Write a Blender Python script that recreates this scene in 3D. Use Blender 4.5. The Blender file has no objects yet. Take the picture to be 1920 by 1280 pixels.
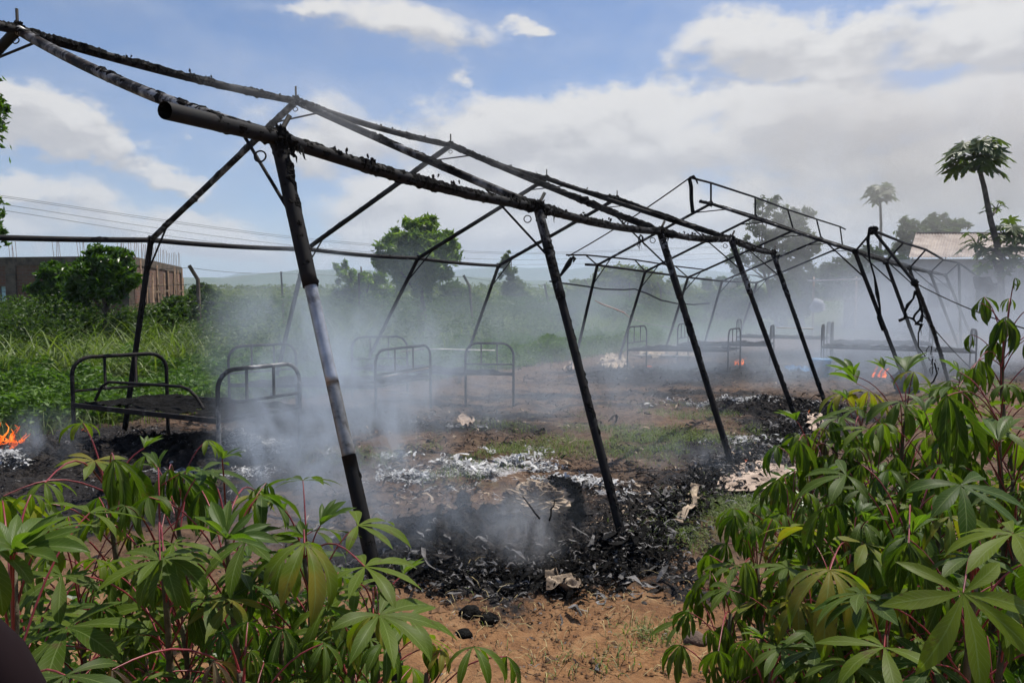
import bpy, math, random
import numpy as np
from mathutils import Vector, Matrix, noise as mnoise

random.seed(11)
RNG = np.random.default_rng(11)
C = bpy.context.scene.collection
SC = bpy.context.scene
R = math.radians

# ------------------------------------------------------------------ camera
FPX = 1333.0
EYE = 1.51
PITCH = math.atan(80.0 / FPX)
cam_d = bpy.data.cameras.new('camera')
cam_d.sensor_width = 36.0
cam_d.lens = 36.0 * FPX / 1920.0
cam_d.clip_start = 0.05
cam_d.clip_end = 20000
cam = bpy.data.objects.new('camera', cam_d)
C.objects.link(cam)
cam.location = (0, 0, EYE)
cam.rotation_euler = (R(90) - PITCH, 0, 0)
SC.camera = cam
CP, SP = math.cos(PITCH), math.sin(PITCH)


def ray(px, py):
    x = (px - 960.0) / FPX
    y = (640.0 - py) / FPX
    return Vector((x, CP + y * SP, -SP + y * CP))


def P(px, py, Y):
    """the point Y metres ahead that projects to this place of the photograph"""
    d = ray(px, py)
    return Vector((0, 0, EYE)) + d * (Y / d.y)


def G(px, py, z=0.0):
    """where the line of sight meets the ground"""
    d = ray(px, py)
    return Vector((0, 0, EYE)) + d * ((z - EYE) / d.z)


def azel(px, py):
    d = ray(px, py).normalized()
    return math.atan2(d.x, d.y), math.asin(d.z)


# ------------------------------------------------------------------ render settings
SC.view_settings.view_transform = 'Standard'
SC.view_settings.look = 'None'
SC.view_settings.gamma = 1.0
SC.view_settings.exposure = 0.2
SC.view_settings.use_curve_mapping = False
SC.render.engine = 'CYCLES'
SC.cycles.use_denoising = True
try:
    SC.cycles.denoiser = 'OPENIMAGEDENOISE'
except Exception:
    pass
SC.cycles.max_bounces = 6
SC.cycles.diffuse_bounces = 2
SC.cycles.glossy_bounces = 2
SC.cycles.transmission_bounces = 3
SC.cycles.volume_bounces = 1
SC.cycles.transparent_max_bounces = 8
SC.cycles.volume_step_rate = 2.0
SC.cycles.volume_max_steps = 96
SC.cycles.use_adaptive_sampling = True
SC.cycles.adaptive_threshold = 0.03

# ------------------------------------------------------------------ sun and sky
SUN_EL, SUN_AZ = R(66), R(48)          # azimuth from +Y towards +X
sund = bpy.data.lights.new('sun', 'SUN')
sund.energy = 5.0
sund.angle = R(0.55)
sund.color = (1.0, 0.95, 0.86)
sun = bpy.data.objects.new('sun', sund)
C.objects.link(sun)
sdir = Vector((math.sin(SUN_AZ) * math.cos(SUN_EL), math.cos(SUN_AZ) * math.cos(SUN_EL), math.sin(SUN_EL)))
sun.rotation_euler = sdir.to_track_quat('Z', 'Y').to_euler()

world = bpy.data.worlds.new("World")
SC.world = world
world.use_nodes = True


class NT:
    """terse node building"""
    def __init__(s, tree):
        s.t = tree
        s.t.nodes.clear()

    def n(s, typ, **kw):
        nd = s.t.nodes.new(typ)
        for k, v in kw.items():
            if k == 'inp':
                for i, val in v.items():
                    if isinstance(val, tuple) and len(val) == 2 and hasattr(val[0], 'outputs'):
                        s.t.links.new(val[0].outputs[val[1]], nd.inputs[i])
                    elif hasattr(val, 'outputs'):
                        s.t.links.new(val.outputs[0], nd.inputs[i])
                    else:
                        nd.inputs[i].default_value = val
            else:
                setattr(nd, k, v)
        return nd

    def m(s, op, a, b=0.0, c=0.0, clamp=False):
        return s.n('ShaderNodeMath', operation=op, use_clamp=clamp, inp={0: a, 1: b, 2: c})

    def noise(s, vec, scale, detail=4, rough=0.55, dist=0.0, dim='3D'):
        nd = s.n('ShaderNodeTexNoise', noise_dimensions=dim, inp={'Scale': scale, 'Detail': detail, 'Roughness': rough, 'Distortion': dist})
        if vec is not None:
            s.link(vec, nd, 'Vector')
        return nd

    def link(s, a, nd, i):
        if isinstance(a, tuple):
            s.t.links.new(a[0].outputs[a[1]], nd.inputs[i])
        else:
            s.t.links.new(a.outputs[0], nd.inputs[i])

    def ramp(s, fac, stops, interp='LINEAR'):
        nd = s.n('ShaderNodeValToRGB')
        nd.color_ramp.interpolation = interp
        el = nd.color_ramp.elements
        while len(el) < len(stops):
            el.new(0.5)
        for e, (p, c) in zip(el, stops):
            e.position = p
            e.color = (c, c, c, 1) if isinstance(c, (int, float)) else (*c, 1)
        s.link(fac, nd, 0)
        return nd

    def mix(s, fac, a, b, blend='MIX'):
        nd = s.n('ShaderNodeMix', data_type='RGBA', blend_type=blend)
        for i, v in ((0, fac), (6, a), (7, b)):
            if isinstance(v, tuple) and hasattr(v[0], 'outputs'):
                s.link(v, nd, i)
            elif hasattr(v, 'outputs'):
                o = v.outputs[2] if v.bl_idname == 'ShaderNodeMix' else v.outputs[0]
                s.t.links.new(o, nd.inputs[i])
            elif i == 0:
                nd.inputs[i].default_value = v
            else:
                nd.inputs[i].default_value = (*v, 1)
        return nd

    def plug(s, mixnode, nd, i):
        o = mixnode.outputs[2] if mixnode.bl_idname == 'ShaderNodeMix' else mixnode.outputs[0]
        s.t.links.new(o, nd.inputs[i])


w = NT(world.node_tree)
sky = w.n('ShaderNodeTexSky', sky_type='NISHITA')
sky.sun_disc = False
sky.sun_elevation = SUN_EL
sky.sun_rotation = SUN_AZ
sky.altitude = 900
sky.air_density = 1.0
sky.dust_density = 1.2
sky.ozone_density = 1.6
tc = w.n('ShaderNodeTexCoord')
sep = w.n('ShaderNodeSeparateXYZ', inp={0: (tc, 'Generated')})
AZ = w.m('ARCTAN2', (sep, 0), (sep, 1))
EL = w.m('ARCSINE', (sep, 2))
# (px, py, half width px, half height px, strength): banks of cloud as they stand in the sky
CLOUDS = [
    (110, 225, 105, 48, 1.15), (190, 270, 85, 34, .9), (325, 330, 90, 32, 1.), (300, 262, 45, 18, .6),
    (60, 365, 80, 26, .8), (120, 440, 340, 40, .75), (520, 450, 420, 60, .8), (450, 285, 60, 30, .5),
    (780, 40, 110, 30, .55), (1000, 35, 40, 16, .6), (480, 12, 110, 18, .5), (900, 185, 70, 16, .6), (1070, 195, 55, 26, .75), (1150, 260, 360, 60, 1.1), (1150, 370, 520, 110, 1.2), (700, 360, 250, 60, .6),
    (1500, 60, 130, 50, .85), (1680, 60, 190, 70, 1.), (1620, 110, 150, 45, .9), (1860, 50, 200, 60, .9), (1600, 250, 360, 75, 1.1), (1850, 300, 330, 130, 1.2), (1600, 400, 500, 110, 1.2),
    (2350, 150, 420, 200, .7), (-450, 330, 300, 80, .7),
]


wvec = w.n('ShaderNodeCombineXYZ', inp={0: AZ, 1: w.m('MULTIPLY', EL, 1.6), 2: 4.2})
wn1 = w.noise(wvec, 9.0, 6, 0.6)
wn2 = w.n('ShaderNodeTexNoise', inp={'Scale': 4.0, 'Detail': 5.0, 'Roughness': .6})
w.t.links.new(wvec.outputs[0], wn2.inputs['Vector'])
wsep = w.n('ShaderNodeSeparateColor', inp={0: (wn1, 1)})
wsep2 = w.n('ShaderNodeSeparateColor', inp={0: (wn2, 1)})
WA = w.m('ADD', w.m('MULTIPLY', w.m('SUBTRACT', (wsep, 0), .5), .16), w.m('MULTIPLY', w.m('SUBTRACT', (wsep2, 0), .5), .22))
WE = w.m('ADD', w.m('MULTIPLY', w.m('SUBTRACT', (wsep, 1), .5), .10), w.m('MULTIPLY', w.m('SUBTRACT', (wsep2, 1), .5), .06))


def cloud_total(EL_):
    base = None
    for (px, py, wx, wy, st) in CLOUDS:
        a0, e0 = azel(px, py)
        wa = wx / FPX * math.cos(a0) ** 2
        we = wy / FPX * math.cos(a0)
        da = w.m('DIVIDE', w.m('SUBTRACT', w.m('ADD', AZ, WA), a0), wa)
        de = w.m('DIVIDE', w.m('SUBTRACT', w.m('ADD', EL_, WE), e0), we)
        r2 = w.m('ADD', w.m('MULTIPLY', da, da), w.m('MULTIPLY', de, de))
        g = w.m('MULTIPLY', w.m('EXPONENT', w.m('MULTIPLY', r2, -0.6)), st * 1.15)
        base = g if base is None else w.m('MAXIMUM', base, w.m('ADD', w.m('MULTIPLY', g, .9), w.m('MULTIPLY', base, .35)))
    base = w.m('MINIMUM', base, 1.0)
    # noise in a flattened dome space, so that clouds stretch towards the horizon
    cvec = w.n('ShaderNodeCombineXYZ', inp={0: AZ, 1: w.m('MULTIPLY', EL_, 1.75), 2: 0.37})
    n1 = w.noise(cvec, 5.5, 11, 0.56, 0.1)
    n2 = w.noise(cvec, 2.6, 3, 0.5, 0.1)
    tot = w.m('ADD', base, w.m('MULTIPLY', w.m('SUBTRACT', (n1, 0), 0.52), 2.1))
    tot = w.m('ADD', tot, w.m('MULTIPLY', w.m('SUBTRACT', (n2, 0), 0.47), 0.8))
    return tot


tot = cloud_total(EL)
tot_up = cloud_total(w.m('ADD', EL, 0.022))
cov = w.n('ShaderNodeMapRange', interpolation_type='SMOOTHSTEP', inp={0: tot, 1: 0.24, 2: 0.74, 3: 0.0, 4: 1.0})
# thin veil that softens the gaps low in the sky
veil = w.m('MULTIPLY', w.n('ShaderNodeMapRange', interpolation_type='SMOOTHSTEP', inp={0: tot, 1: -0.3, 2: 0.6, 3: 0.0, 4: 1.0}), 0.20)
cov = w.m('MAXIMUM', cov, veil)
# sunlit where cloud thins out above, greyer where more cloud lies above
lit = w.n('ShaderNodeMapRange', interpolation_type='SMOOTHSTEP', inp={0: w.m('SUBTRACT', tot, tot_up), 1: -0.22, 2: 0.28, 3: 0.0, 4: 1.0})
thick = w.n('ShaderNodeMapRange', interpolation_type='SMOOTHSTEP', inp={0: tot, 1: 0.8, 2: 1.8, 3: 1.0, 4: 0.5})
ccol = w.mix(w.m('MULTIPLY', lit, thick), (5.5, 5.45, 5.6), (7.9, 7.75, 7.6))
skyb = w.mix(1.0, (sky, 0), (1.02, 1.10, 1.24), 'MULTIPLY')
skyc = w.mix(cov, skyb, ccol)
# whitening towards the horizon from moist air
hz = w.m('EXPONENT', w.m('MULTIPLY', w.m('ABSOLUTE', EL), -9.0))
skyh = w.mix(w.m('MULTIPLY', hz, 0.5), skyc, (5.6, 5.9, 6.5))
bg = w.n('ShaderNodeBackground', inp={'Strength': 0.086})
w.plug(skyh, bg, 0)
wo = w.n('ShaderNodeOutputWorld', inp={0: bg})

# ------------------------------------------------------------------ object helpers
WM = {}


def new_obj(name, data, parent=None, M=None):
    o = bpy.data.objects.new(name, data)
    C.objects.link(o)
    M = M or Matrix.Identity(4)
    if parent is not None:
        o.parent = parent
        o.matrix_parent_inverse = WM[parent.name].inverted()
    o.matrix_basis = M
    WM[o.name] = M
    return o


def tag(o, label=None, cat=None, group=None, kind=None):
    if label:
        o['label'] = label
    if cat:
        o['category'] = cat
    if group:
        o['group'] = group
    if kind:
        o['kind'] = kind
    return o


def thing(name, label, cat, loc=(0, 0, 0), group=None):
    o = new_obj(name, None, None, Matrix.Translation(Vector(loc)))
    o.empty_display_size = 0.2
    return tag(o, label, cat, group)


def np_mesh(name, V, F, mat, uv=None, smooth=True, attr=None):
    """V (n,3) array, F (m,k) array of equal polygons"""
    V = np.asarray(V, dtype=np.float32)
    F = np.asarray(F, dtype=np.int32)
    me = bpy.data.meshes.new(name)
    me.vertices.add(len(V))
    me.vertices.foreach_set('co', V.ravel())
    k = F.shape[1]
    me.loops.add(F.size)
    me.loops.foreach_set('vertex_index', F.ravel())
    me.polygons.add(len(F))
    me.polygons.foreach_set('loop_start', np.arange(0, F.size, k, dtype=np.int32))
    me.polygons.foreach_set('loop_total', np.full(len(F), k, dtype=np.int32))
    me.polygons.foreach_set('use_smooth', np.full(len(F), smooth, dtype=bool))
    if uv is not None:
        ul = me.uv_layers.new(name='UVMap')
        ul.data.foreach_set('uv', np.asarray(uv, dtype=np.float32)[F.ravel()].ravel())
    if attr is not None:
        for nm, arr in attr.items():
            a = me.attributes.new(nm, 'FLOAT', 'POINT')
            a.data.foreach_set('value', np.asarray(arr, dtype=np.float32))
    me.update(calc_edges=True)
    if mat:
        me.materials.append(mat)
    return me


class MB:
    """collects quads (triangles repeat their last corner is avoided: boxes and tubes are quads)"""
    def __init__(s):
        s.V, s.F, s.U, s.k = [], [], [], 0

    def add(s, V, F, U=None):
        V = np.asarray(V, float)
        s.V.append(V)
        s.F.append(np.asarray(F, int) + s.k)
        s.U.append(np.zeros((len(V), 2)) if U is None else np.asarray(U, float))
        s.k += len(V)
        return s

    def tube(s, pts, rad, seg=8, bump=0.0, freq=8.0, seed=0.0, cap=True, flat=None):
        pts = [Vector(p) for p in pts]
        if not hasattr(rad, '__len__'):
            rad = [rad] * len(pts)
        n = len(pts)
        V = []
        up = None
        for i in range(n):
            t = (pts[min(i + 1, n - 1)] - pts[max(i - 1, 0)]).normalized()
            if up is None:
                up = Vector((0, 0, 1)) if abs(t.z) < 0.9 else Vector((1, 0, 0))
            a = t.cross(up).normalized()
            b = a.cross(t).normalized()
            up = b
            for j in range(seg):
                th = 2 * math.pi * j / seg
                r = rad[i]
                if bump:
                    q = pts[i] * freq + Vector((math.cos(th) * 1.3 + seed, math.sin(th) * 1.3, seed * 1.7))
                    r *= 1 + bump * mnoise.noise(q)
                V.append(pts[i] + (a * math.cos(th) + b * math.sin(th) * (flat or 1.0)) * r)
        F = []
        for i in range(n - 1):
            for j in range(seg):
                k = (j + 1) % seg
                F.append((i * seg + j, i * seg + k, (i + 1) * seg + k, (i + 1) * seg + j))
        if cap and seg % 2 == 0:
            for base_i in (0, (n - 1) * seg):
                for j in range(seg // 2 - 1):
                    F.append((base_i + j, base_i + j + 1, base_i + seg - 2 - j, base_i + seg - 1 - j))
        s.add(V, F)
        return s

    def box(s, c, size, rot=0.0, M=None):
        sx, sy, sz = [v / 2 for v in size]
        V = [Vector((x, y, z)) for x in (-sx, sx) for y in (-sy, sy) for z in (-sz, sz)]
        if M is None:
            M = Matrix.Rotation(rot, 3, 'Z')
        V = [M @ v + Vector(c) for v in V]
        F = [(0, 1, 3, 2), (4, 6, 7, 5), (0, 4, 5, 1), (2, 3, 7, 6), (0, 2, 6, 4), (1, 5, 7, 3)]
        s.add(V, F)
        return s

    def beam(s, a, b, wdt, hgt):
        """a square bar from a to b"""
        a, b = Vector(a), Vector(b)
        t = (b - a)
        L = t.length
        q = t.to_track_quat('X', 'Z').to_matrix()
        return s.box((a + b) / 2, (L, wdt, hgt), M=q)

    def build(s, name, mat, parent=None, M=None, smooth=True, uv=False):
        V = np.concatenate(s.V)
        F = np.concatenate(s.F)
        U = np.concatenate(s.U) if uv else None
        me = np_mesh(name, V, F, mat, uv=U, smooth=smooth)
        return new_obj(name, me, parent, M)


def lerp(a, b, t):
    return a + (b - a) * t


def line_pts(a, b, n, sag=0.0, wob=0.0, seed=0.0):
    a, b = Vector(a), Vector(b)
    out = []
    for i in range(n):
        t = i / (n - 1)
        p = a.lerp(b, t)
        p.z -= sag * 4 * t * (1 - t)
        if wob:
            p += Vector((mnoise.noise(Vector((t * 3, seed, 0))), mnoise.noise(Vector((t * 3, seed, 5))), mnoise.noise(Vector((t * 3, seed, 9))))) * wob * (4 * t * (1 - t))
        out.append(p)
    return out


# numpy value noise
def _hash(ix, iy, s):
    h = (ix * 374761393 + iy * 668265263 + s * 974634777) & 0x7fffffff
    h = ((h ^ (h >> 13)) * 1274126177) & 0x7fffffff
    return ((h ^ (h >> 16)) & 0xffff) / 65535.0


def vnoise(x, y, s=0):
    ix, iy = np.floor(x).astype(np.int64), np.floor(y).astype(np.int64)
    fx, fy = x - ix, y - iy
    fx, fy = fx * fx * (3 - 2 * fx), fy * fy * (3 - 2 * fy)
    a, b = _hash(ix, iy, s), _hash(ix + 1, iy, s)
    c, d = _hash(ix, iy + 1, s), _hash(ix + 1, iy + 1, s)
    return (a * (1 - fx) + b * fx) * (1 - fy) + (c * (1 - fx) + d * fx) * fy


def fbm(x, y, s=0, o=4, rough=0.5):
    v, a, t = 0, 1.0, 0
    for i in range(o):
        v = v + a * vnoise(x * 2 ** i, y * 2 ** i, s + i * 7)
        t += a
        a *= rough
    return v / t


# ------------------------------------------------------------------ materials
MATS = {}


def mat(name, build):
    if name in MATS:
        return MATS[name]
    m = bpy.data.materials.new(name)
    m.use_nodes = True
    nt = NT(m.node_tree)
    build(nt)
    MATS[name] = m
    return m


def out_surf(nt, sh):
    nt.n('ShaderNodeOutputMaterial', inp={0: sh})


def simple(name, col, rough=0.8, metallic=0.0, var=0.25, scale=6.0, bump=0.0, bscale=40.0, spec=0.4, col2=None):
    def b(nt):
        tc = nt.n('ShaderNodeTexCoord')
        no = nt.noise((tc, 'Object'), scale, 5, 0.6)
        lo = tuple(c * (1 - var) for c in col) if col2 is None else col2
        hi = tuple(min(1, c * (1 + var)) for c in col)
        cr = nt.ramp(no, [(0.35, lo), (0.65, hi)])
        p = nt.n('ShaderNodeBsdfPrincipled', inp={'Base Color': cr, 'Roughness': rough, 'Metallic': metallic, 'Specular IOR Level': spec})
        if bump:
            nb = nt.noise((tc, 'Object'), bscale, 4, 0.6)
            bm = nt.n('ShaderNodeBump', inp={'Strength': bump, 'Distance': 0.02, 'Height': (nb, 0)})
            nt.link(bm, p, 'Normal')
        out_surf(nt, p)
    return mat(name, b)


def burnt_metal(name, lo, hi, bare=(0.42, 0.43, 0.45), rust=(0.020, 0.015, 0.012)):
    def b(nt):
        tc = nt.n('ShaderNodeTexCoord')
        no = nt.noise((tc, 'Object'), 5.0, 7, 0.68, 0.4)
        fac = nt.ramp(no, [(lo, 0.0), (hi, 1.0)])
        n2 = nt.noise((tc, 'Object'), 19.0, 5, 0.6)
        soot = nt.mix(nt.ramp(n2, [(0.45, 0.0), (0.75, 1.0)]), (0.010, 0.0095, 0.010), rust)
        dull = nt.mix(nt.ramp(n2, [(0.3, 0.0), (0.7, 1.0)]), tuple(c * 0.55 for c in bare), bare)
        col = nt.mix(fac, soot, dull)
        p = nt.n('ShaderNodeBsdfPrincipled', inp={'Metallic': nt.m('MULTIPLY', fac, 0.55), 'Roughness': nt.m('SUBTRACT', 0.72, nt.m('MULTIPLY', fac, 0.3)), 'Specular IOR Level': 0.2})
        nt.plug(col, p, 'Base Color')
        bm = nt.n('ShaderNodeBump', inp={'Strength': 0.4, 'Distance': 0.004, 'Height': (n2, 0)})
        nt.link(bm, p, 'Normal')
        out_surf(nt, p)
    return mat(name, b)


M_DARKMETAL = burnt_metal('sooty_steel', 0.62, 0.84, bare=(0.15, 0.15, 0.155))
M_MIDMETAL = burnt_metal('scorched_steel', 0.50, 0.68, bare=(0.33, 0.33, 0.34))
M_BAREMETAL = burnt_metal('bare_galvanised_steel', 0.36, 0.50, bare=(0.50, 0.51, 0.54))
M_MOTTLE = burnt_metal('mottled_steel', 0.46, 0.58, bare=(0.34, 0.33, 0.32))
M_RAFTER = burnt_metal('heat_stained_steel', 0.46, 0.62, bare=(0.42, 0.41, 0.40), rust=(0.05, 0.03, 0.02))
M_BEDMETAL = burnt_metal('burnt_bed_steel', 0.56, 0.8, bare=(0.16, 0.15, 0.15), rust=(0.03, 0.017, 0.011))
M_CHAR = simple('char', (0.010, 0.0095, 0.009), 0.95, var=0.6, scale=30, bump=0.8, bscale=90, spec=0.08)
M_CHARGREY = simple('char_grey', (0.036, 0.031, 0.028), 0.95, scale=14, bump=0.9, bscale=60, col2=(0.009, 0.008, 0.008), spec=0.1)
M_WHITEASH = simple('white_ash', (0.60, 0.59, 0.58), 0.9, var=0.2, scale=9, col2=(0.22, 0.215, 0.21), bump=0.6, bscale=70)
M_GREYASH = simple('grey_ash', (0.19, 0.18, 0.175), 0.95, scale=8, col2=(0.03, 0.027, 0.025), bump=0.6)
M_TAN = simple('scorched_canvas', (0.40, 0.31, 0.22), 0.9, scale=7, col2=(0.10, 0.07, 0.05), bump=0.5, bscale=50)
M_STEM = simple('cassava_stem', (0.10, 0.085, 0.05), 0.75, scale=25, col2=(0.05, 0.04, 0.02), bump=0.4)
M_PETIOLE = simple('red_petiole', (0.22, 0.03, 0.035), 0.42, scale=12, col2=(0.12, 0.018, 0.02), spec=0.5)
M_BARK = simple('bark', (0.09, 0.07, 0.05), 0.9, scale=8, col2=(0.04, 0.03, 0.022), bump=0.8)
M_PAPTRUNK = simple('papaya_trunk', (0.13, 0.12, 0.10), 0.9, scale=5, col2=(0.06, 0.055, 0.045), bump=0.6)
M_WOOD = simple('weathered_wood', (0.20, 0.13, 0.08), 0.85, scale=6, col2=(0.09, 0.055, 0.035), bump=0.5)
M_CONC = simple('raw_concrete', (0.125, 0.092, 0.066), 0.9, scale=3, col2=(0.06, 0.042, 0.03), bump=0.5)
M_WIRE = simple('wire', (0.03, 0.03, 0.03), 0.6)
M_REBAR = simple('rebar', (0.10, 0.06, 0.05), 0.7)
M_PALEWALL = simple('pale_plaster', (0.38, 0.37, 0.35), 0.9, scale=1.2, col2=(0.27, 0.26, 0.24))
M_ROOF = simple('corrugated_sheet', (0.36, 0.31, 0.27), 0.55, metallic=0.2, scale=1.5, col2=(0.25, 0.2, 0.17))
M_PALEBAR = simple('pale_painted_timber', (0.65, 0.6, 0.52), 0.7)
M_BLUE = simple('blue_plastic', (0.04, 0.17, 0.33), 0.5, scale=6, col2=(0.03, 0.09, 0.16))
M_ROCK = simple('brown_rock', (0.13, 0.09, 0.07), 0.9, scale=7, col2=(0.07, 0.045, 0.035), bump=0.7)
M_DRY = simple('dry_straw', (0.34, 0.27, 0.13), 0.85, scale=8, col2=(0.2, 0.15, 0.07))
M_OPENING = simple('bright_opening', (0.42, 0.58, 0.62), 0.5)  # pale blue painted in for the bright background behind the opening
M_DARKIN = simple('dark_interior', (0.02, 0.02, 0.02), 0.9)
M_SLEEVE = simple('dark_sleeve', (0.012, 0.007, 0.008), 0.95, spec=.1)


def brick_b(nt):
    tc = nt.n('ShaderNodeTexCoord')
    mp = nt.n('ShaderNodeMapping', inp={0: (tc, 'Object')})
    br = nt.n('ShaderNodeTexBrick', inp={'Scale': 1.0, 'Color1': (0.17, 0.062, 0.035, 1), 'Color2': (0.11, 0.048, 0.03, 1), 'Mortar': (0.13, 0.10, 0.08, 1), 'Mortar Size': 0.015, 'Brick Width': 0.28, 'Row Height': 0.14})
    sx = nt.n('ShaderNodeSeparateXYZ', inp={0: (tc, 'Object')})
    cv = nt.n('ShaderNodeCombineXYZ', inp={0: nt.m('ADD', (sx, 0), (sx, 1)), 1: (sx, 2)})
    nt.link(cv, br, 'Vector')
    no = nt.noise((tc, 'Object'), 0.9, 5, 0.6)
    col = nt.mix(nt.ramp(no, [(0.4, 0.0), (0.65, 0.7)]), (br, 0), (0.16, 0.11, 0.075))
    p = nt.n('ShaderNodeBsdfPrincipled', inp={'Roughness': 0.92})
    nt.plug(col, p, 'Base Color')
    out_surf(nt, p)


M_BRICK = mat('clay_brick', brick_b)


def leaf_mat(name, lo, hi, trans=0.35, rough=0.5, veins=False, yellow=None, spec=0.4, vscale=3.0):
    def b(nt):
        tc = nt.n('ShaderNodeTexCoord')
        oi = nt.n('ShaderNodeObjectInfo')
        geo = nt.n('ShaderNodeNewGeometry')
        no = nt.noise((geo, 'Position'), vscale, 4, 0.6)
        rnd = nt.n('ShaderNodeAttribute', attribute_name='rnd')
        f = nt.m('ADD', nt.m('MULTIPLY', (no, 0), 0.7), nt.m('MULTIPLY', (rnd, 2), 0.5))
        f = nt.m('ADD', f, nt.m('MULTIPLY', nt.m('SUBTRACT', (oi, 'Random'), 0.5), 0.3 if veins else 0.0))
        col = nt.ramp(f, [(0.2, lo), (0.85, hi)])
        if yellow:
            yn = nt.noise((geo, 'Position'), 9.0, 3, 0.5)
            yf = nt.m('MULTIPLY', nt.m('GREATER_THAN', (oi, 'Random'), 0.82), nt.ramp(yn, [(0.45, 0.0), (0.6, 1.0)]))
            col = nt.mix(yf, col, yellow)
        if veins:
            bn = nt.noise((geo, 'Position'), 38.0, 4, .6)
            col = nt.mix(nt.ramp(bn, [(0.62, 0.0), (0.70, 0.75)]), col, (0.085, 0.055, 0.02))
            dn_ = nt.noise((geo, 'Position'), 14.0, 3, .5)
            col = nt.mix(nt.ramp(dn_, [(0.45, 0.0), (0.75, 0.35)]), col, (0.11, 0.11, 0.05))
        bump_h = None
        if veins:
            uv = nt.n('ShaderNodeSeparateXYZ', inp={0: (tc, 'UV')})
            v = nt.m('ABSOLUTE', nt.m('SUBTRACT', (uv, 1), 0.5))
            mid = nt.m('LESS_THAN', v, 0.035)
            lat = nt.m('SINE', nt.m('MULTIPLY', nt.m('SUBTRACT', (uv, 0), nt.m('MULTIPLY', v, 0.35)), 75.0))
            latm = nt.n('ShaderNodeMapRange', inp={0: lat, 1: 0.86, 2: 1.0, 3: 0.0, 4: 0.45})
            vf = nt.m('MAXIMUM', nt.m('MULTIPLY', mid, 0.9), latm)
            col = nt.mix(nt.m('MULTIPLY', vf, 0.55), col, (0.20, 0.26, 0.09))
            bump_h = nt.m('ADD', vf, nt.m('MULTIPLY', (no, 0), 0.3))
        p = nt.n('ShaderNodeBsdfPrincipled', inp={'Roughness': rough, 'Specular IOR Level': spec})
        nt.plug(col, p, 'Base Color')
        if bump_h is not None:
            bm = nt.n('ShaderNodeBump', inp={'Strength': 0.35, 'Distance': 0.002, 'Height': bump_h})
            nt.link(bm, p, 'Normal')
        tcol = nt.mix(1.0, col, (1.5, 1.75, 0.5), 'MULTIPLY')
        tr = nt.n('ShaderNodeBsdfTranslucent')
        nt.plug(tcol, tr, 0)
        mx = nt.n('ShaderNodeMixShader', inp={0: trans, 1: p, 2: tr})
        out_surf(nt, mx)
    return mat(name, b)


M_CASS = leaf_mat('cassava_leaf', (0.036, 0.075, 0.005), (0.20, 0.255, 0.014), 0.42, 0.5, True, yellow=(0.20, 0.17, 0.02), spec=.2)
M_WILT = leaf_mat('wilted_cassava_leaf', (0.028, 0.060, 0.005), (0.13, 0.185, 0.013), 0.38, 0.55, True, spec=.15)
M_YOUNG = leaf_mat('young_cassava_leaf', (0.055, 0.105, 0.012), (0.12, 0.18, 0.025), 0.48, 0.45, True, spec=.3)
M_BROWN = leaf_mat('scorched_cassava_leaf', (0.05, 0.02, 0.012), (0.11, 0.06, 0.025), 0.2, 0.6, True)
M_GRASS = leaf_mat('meadow_green', (0.035, 0.085, 0.012), (0.12, 0.20, 0.035), 0.35, 0.55)
M_TALL = leaf_mat('tall_grass_green', (0.05, 0.09, 0.02), (0.17, 0.21, 0.06), 0.35, 0.55)
M_BUSH = leaf_mat('bush_green', (0.02, 0.045, 0.008), (0.075, 0.12, 0.02), 0.40, 0.5)
M_SCRUB = leaf_mat('scrub_green', (0.035, 0.06, 0.012), (0.13, 0.15, 0.035), 0.45, 0.6, vscale=0.4)
M_MANGO = leaf_mat('mango_green', (0.06, 0.115, 0.03), (0.17, 0.23, 0.06), 0.5, 0.42)
M_EUC = leaf_mat('grey_green', (0.05, 0.07, 0.03), (0.12, 0.15, 0.06), 0.42, 0.6)
M_DARKTREE = leaf_mat('dark_tree_green', (0.018, 0.048, 0.007), (0.085, 0.155, 0.02), 0.42, 0.33)
M_PAPLEAF = leaf_mat('papaya_green', (0.05, 0.075, 0.018), (0.13, 0.16, 0.04), 0.35, 0.45)
M_FLAKE = simple('pale_flake', (0.42, 0.41, 0.42), 0.95, scale=20, col2=(0.16, 0.155, 0.16))

# ------------------------------------------------------------------ tent directions, used to lay out the ground
TH = math.atan(900 / FPX)
DV = Vector((math.sin(TH), math.cos(TH), 0))       # along the tents
NV = Vector((-math.cos(TH), math.sin(TH), 0))      # across, to the far side


def Dof(x, y):
    return -x * math.cos(TH) + y * math.sin(TH)


# ------------------------------------------------------------------ ground sheet
def graded(lo, hi, step, far_lo, far_hi):
    core = list(np.arange(lo, hi + step / 2, step))
    s, v, up = step, core[-1], []
    while v < far_hi:
        s *= 1.13
        v += s
        up.append(v)
    s, v, dn = step, core[0], []
    while v > far_lo:
        s *= 1.13
        v -= s
        dn.append(v)
    return np.array(dn[::-1] + core + up)


def terrain(x, y):
    far = np.clip((y - 25) / 60, 0, 1)
    r = np.clip(y - 24, 0, 700) * 0.007 * np.clip((y - 24) / 30, 0, 1)
    r = r + far * (fbm(x * 0.02, y * 0.02, 5, 3) - 0.5) * 1.2
    return r


def blobs(X, Y, lst):
    """lst of (px, py, rx m, ry m, strength); rx across the view, ry along it"""
    v = np.zeros_like(X)
    for (px, py, rx, ry, s) in lst:
        c = G(px, py)
        v = np.maximum(v, s * np.exp(-(((X - c.x) / rx) ** 2 + ((Y - c.y) / ry) ** 2)))
    return v


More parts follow.
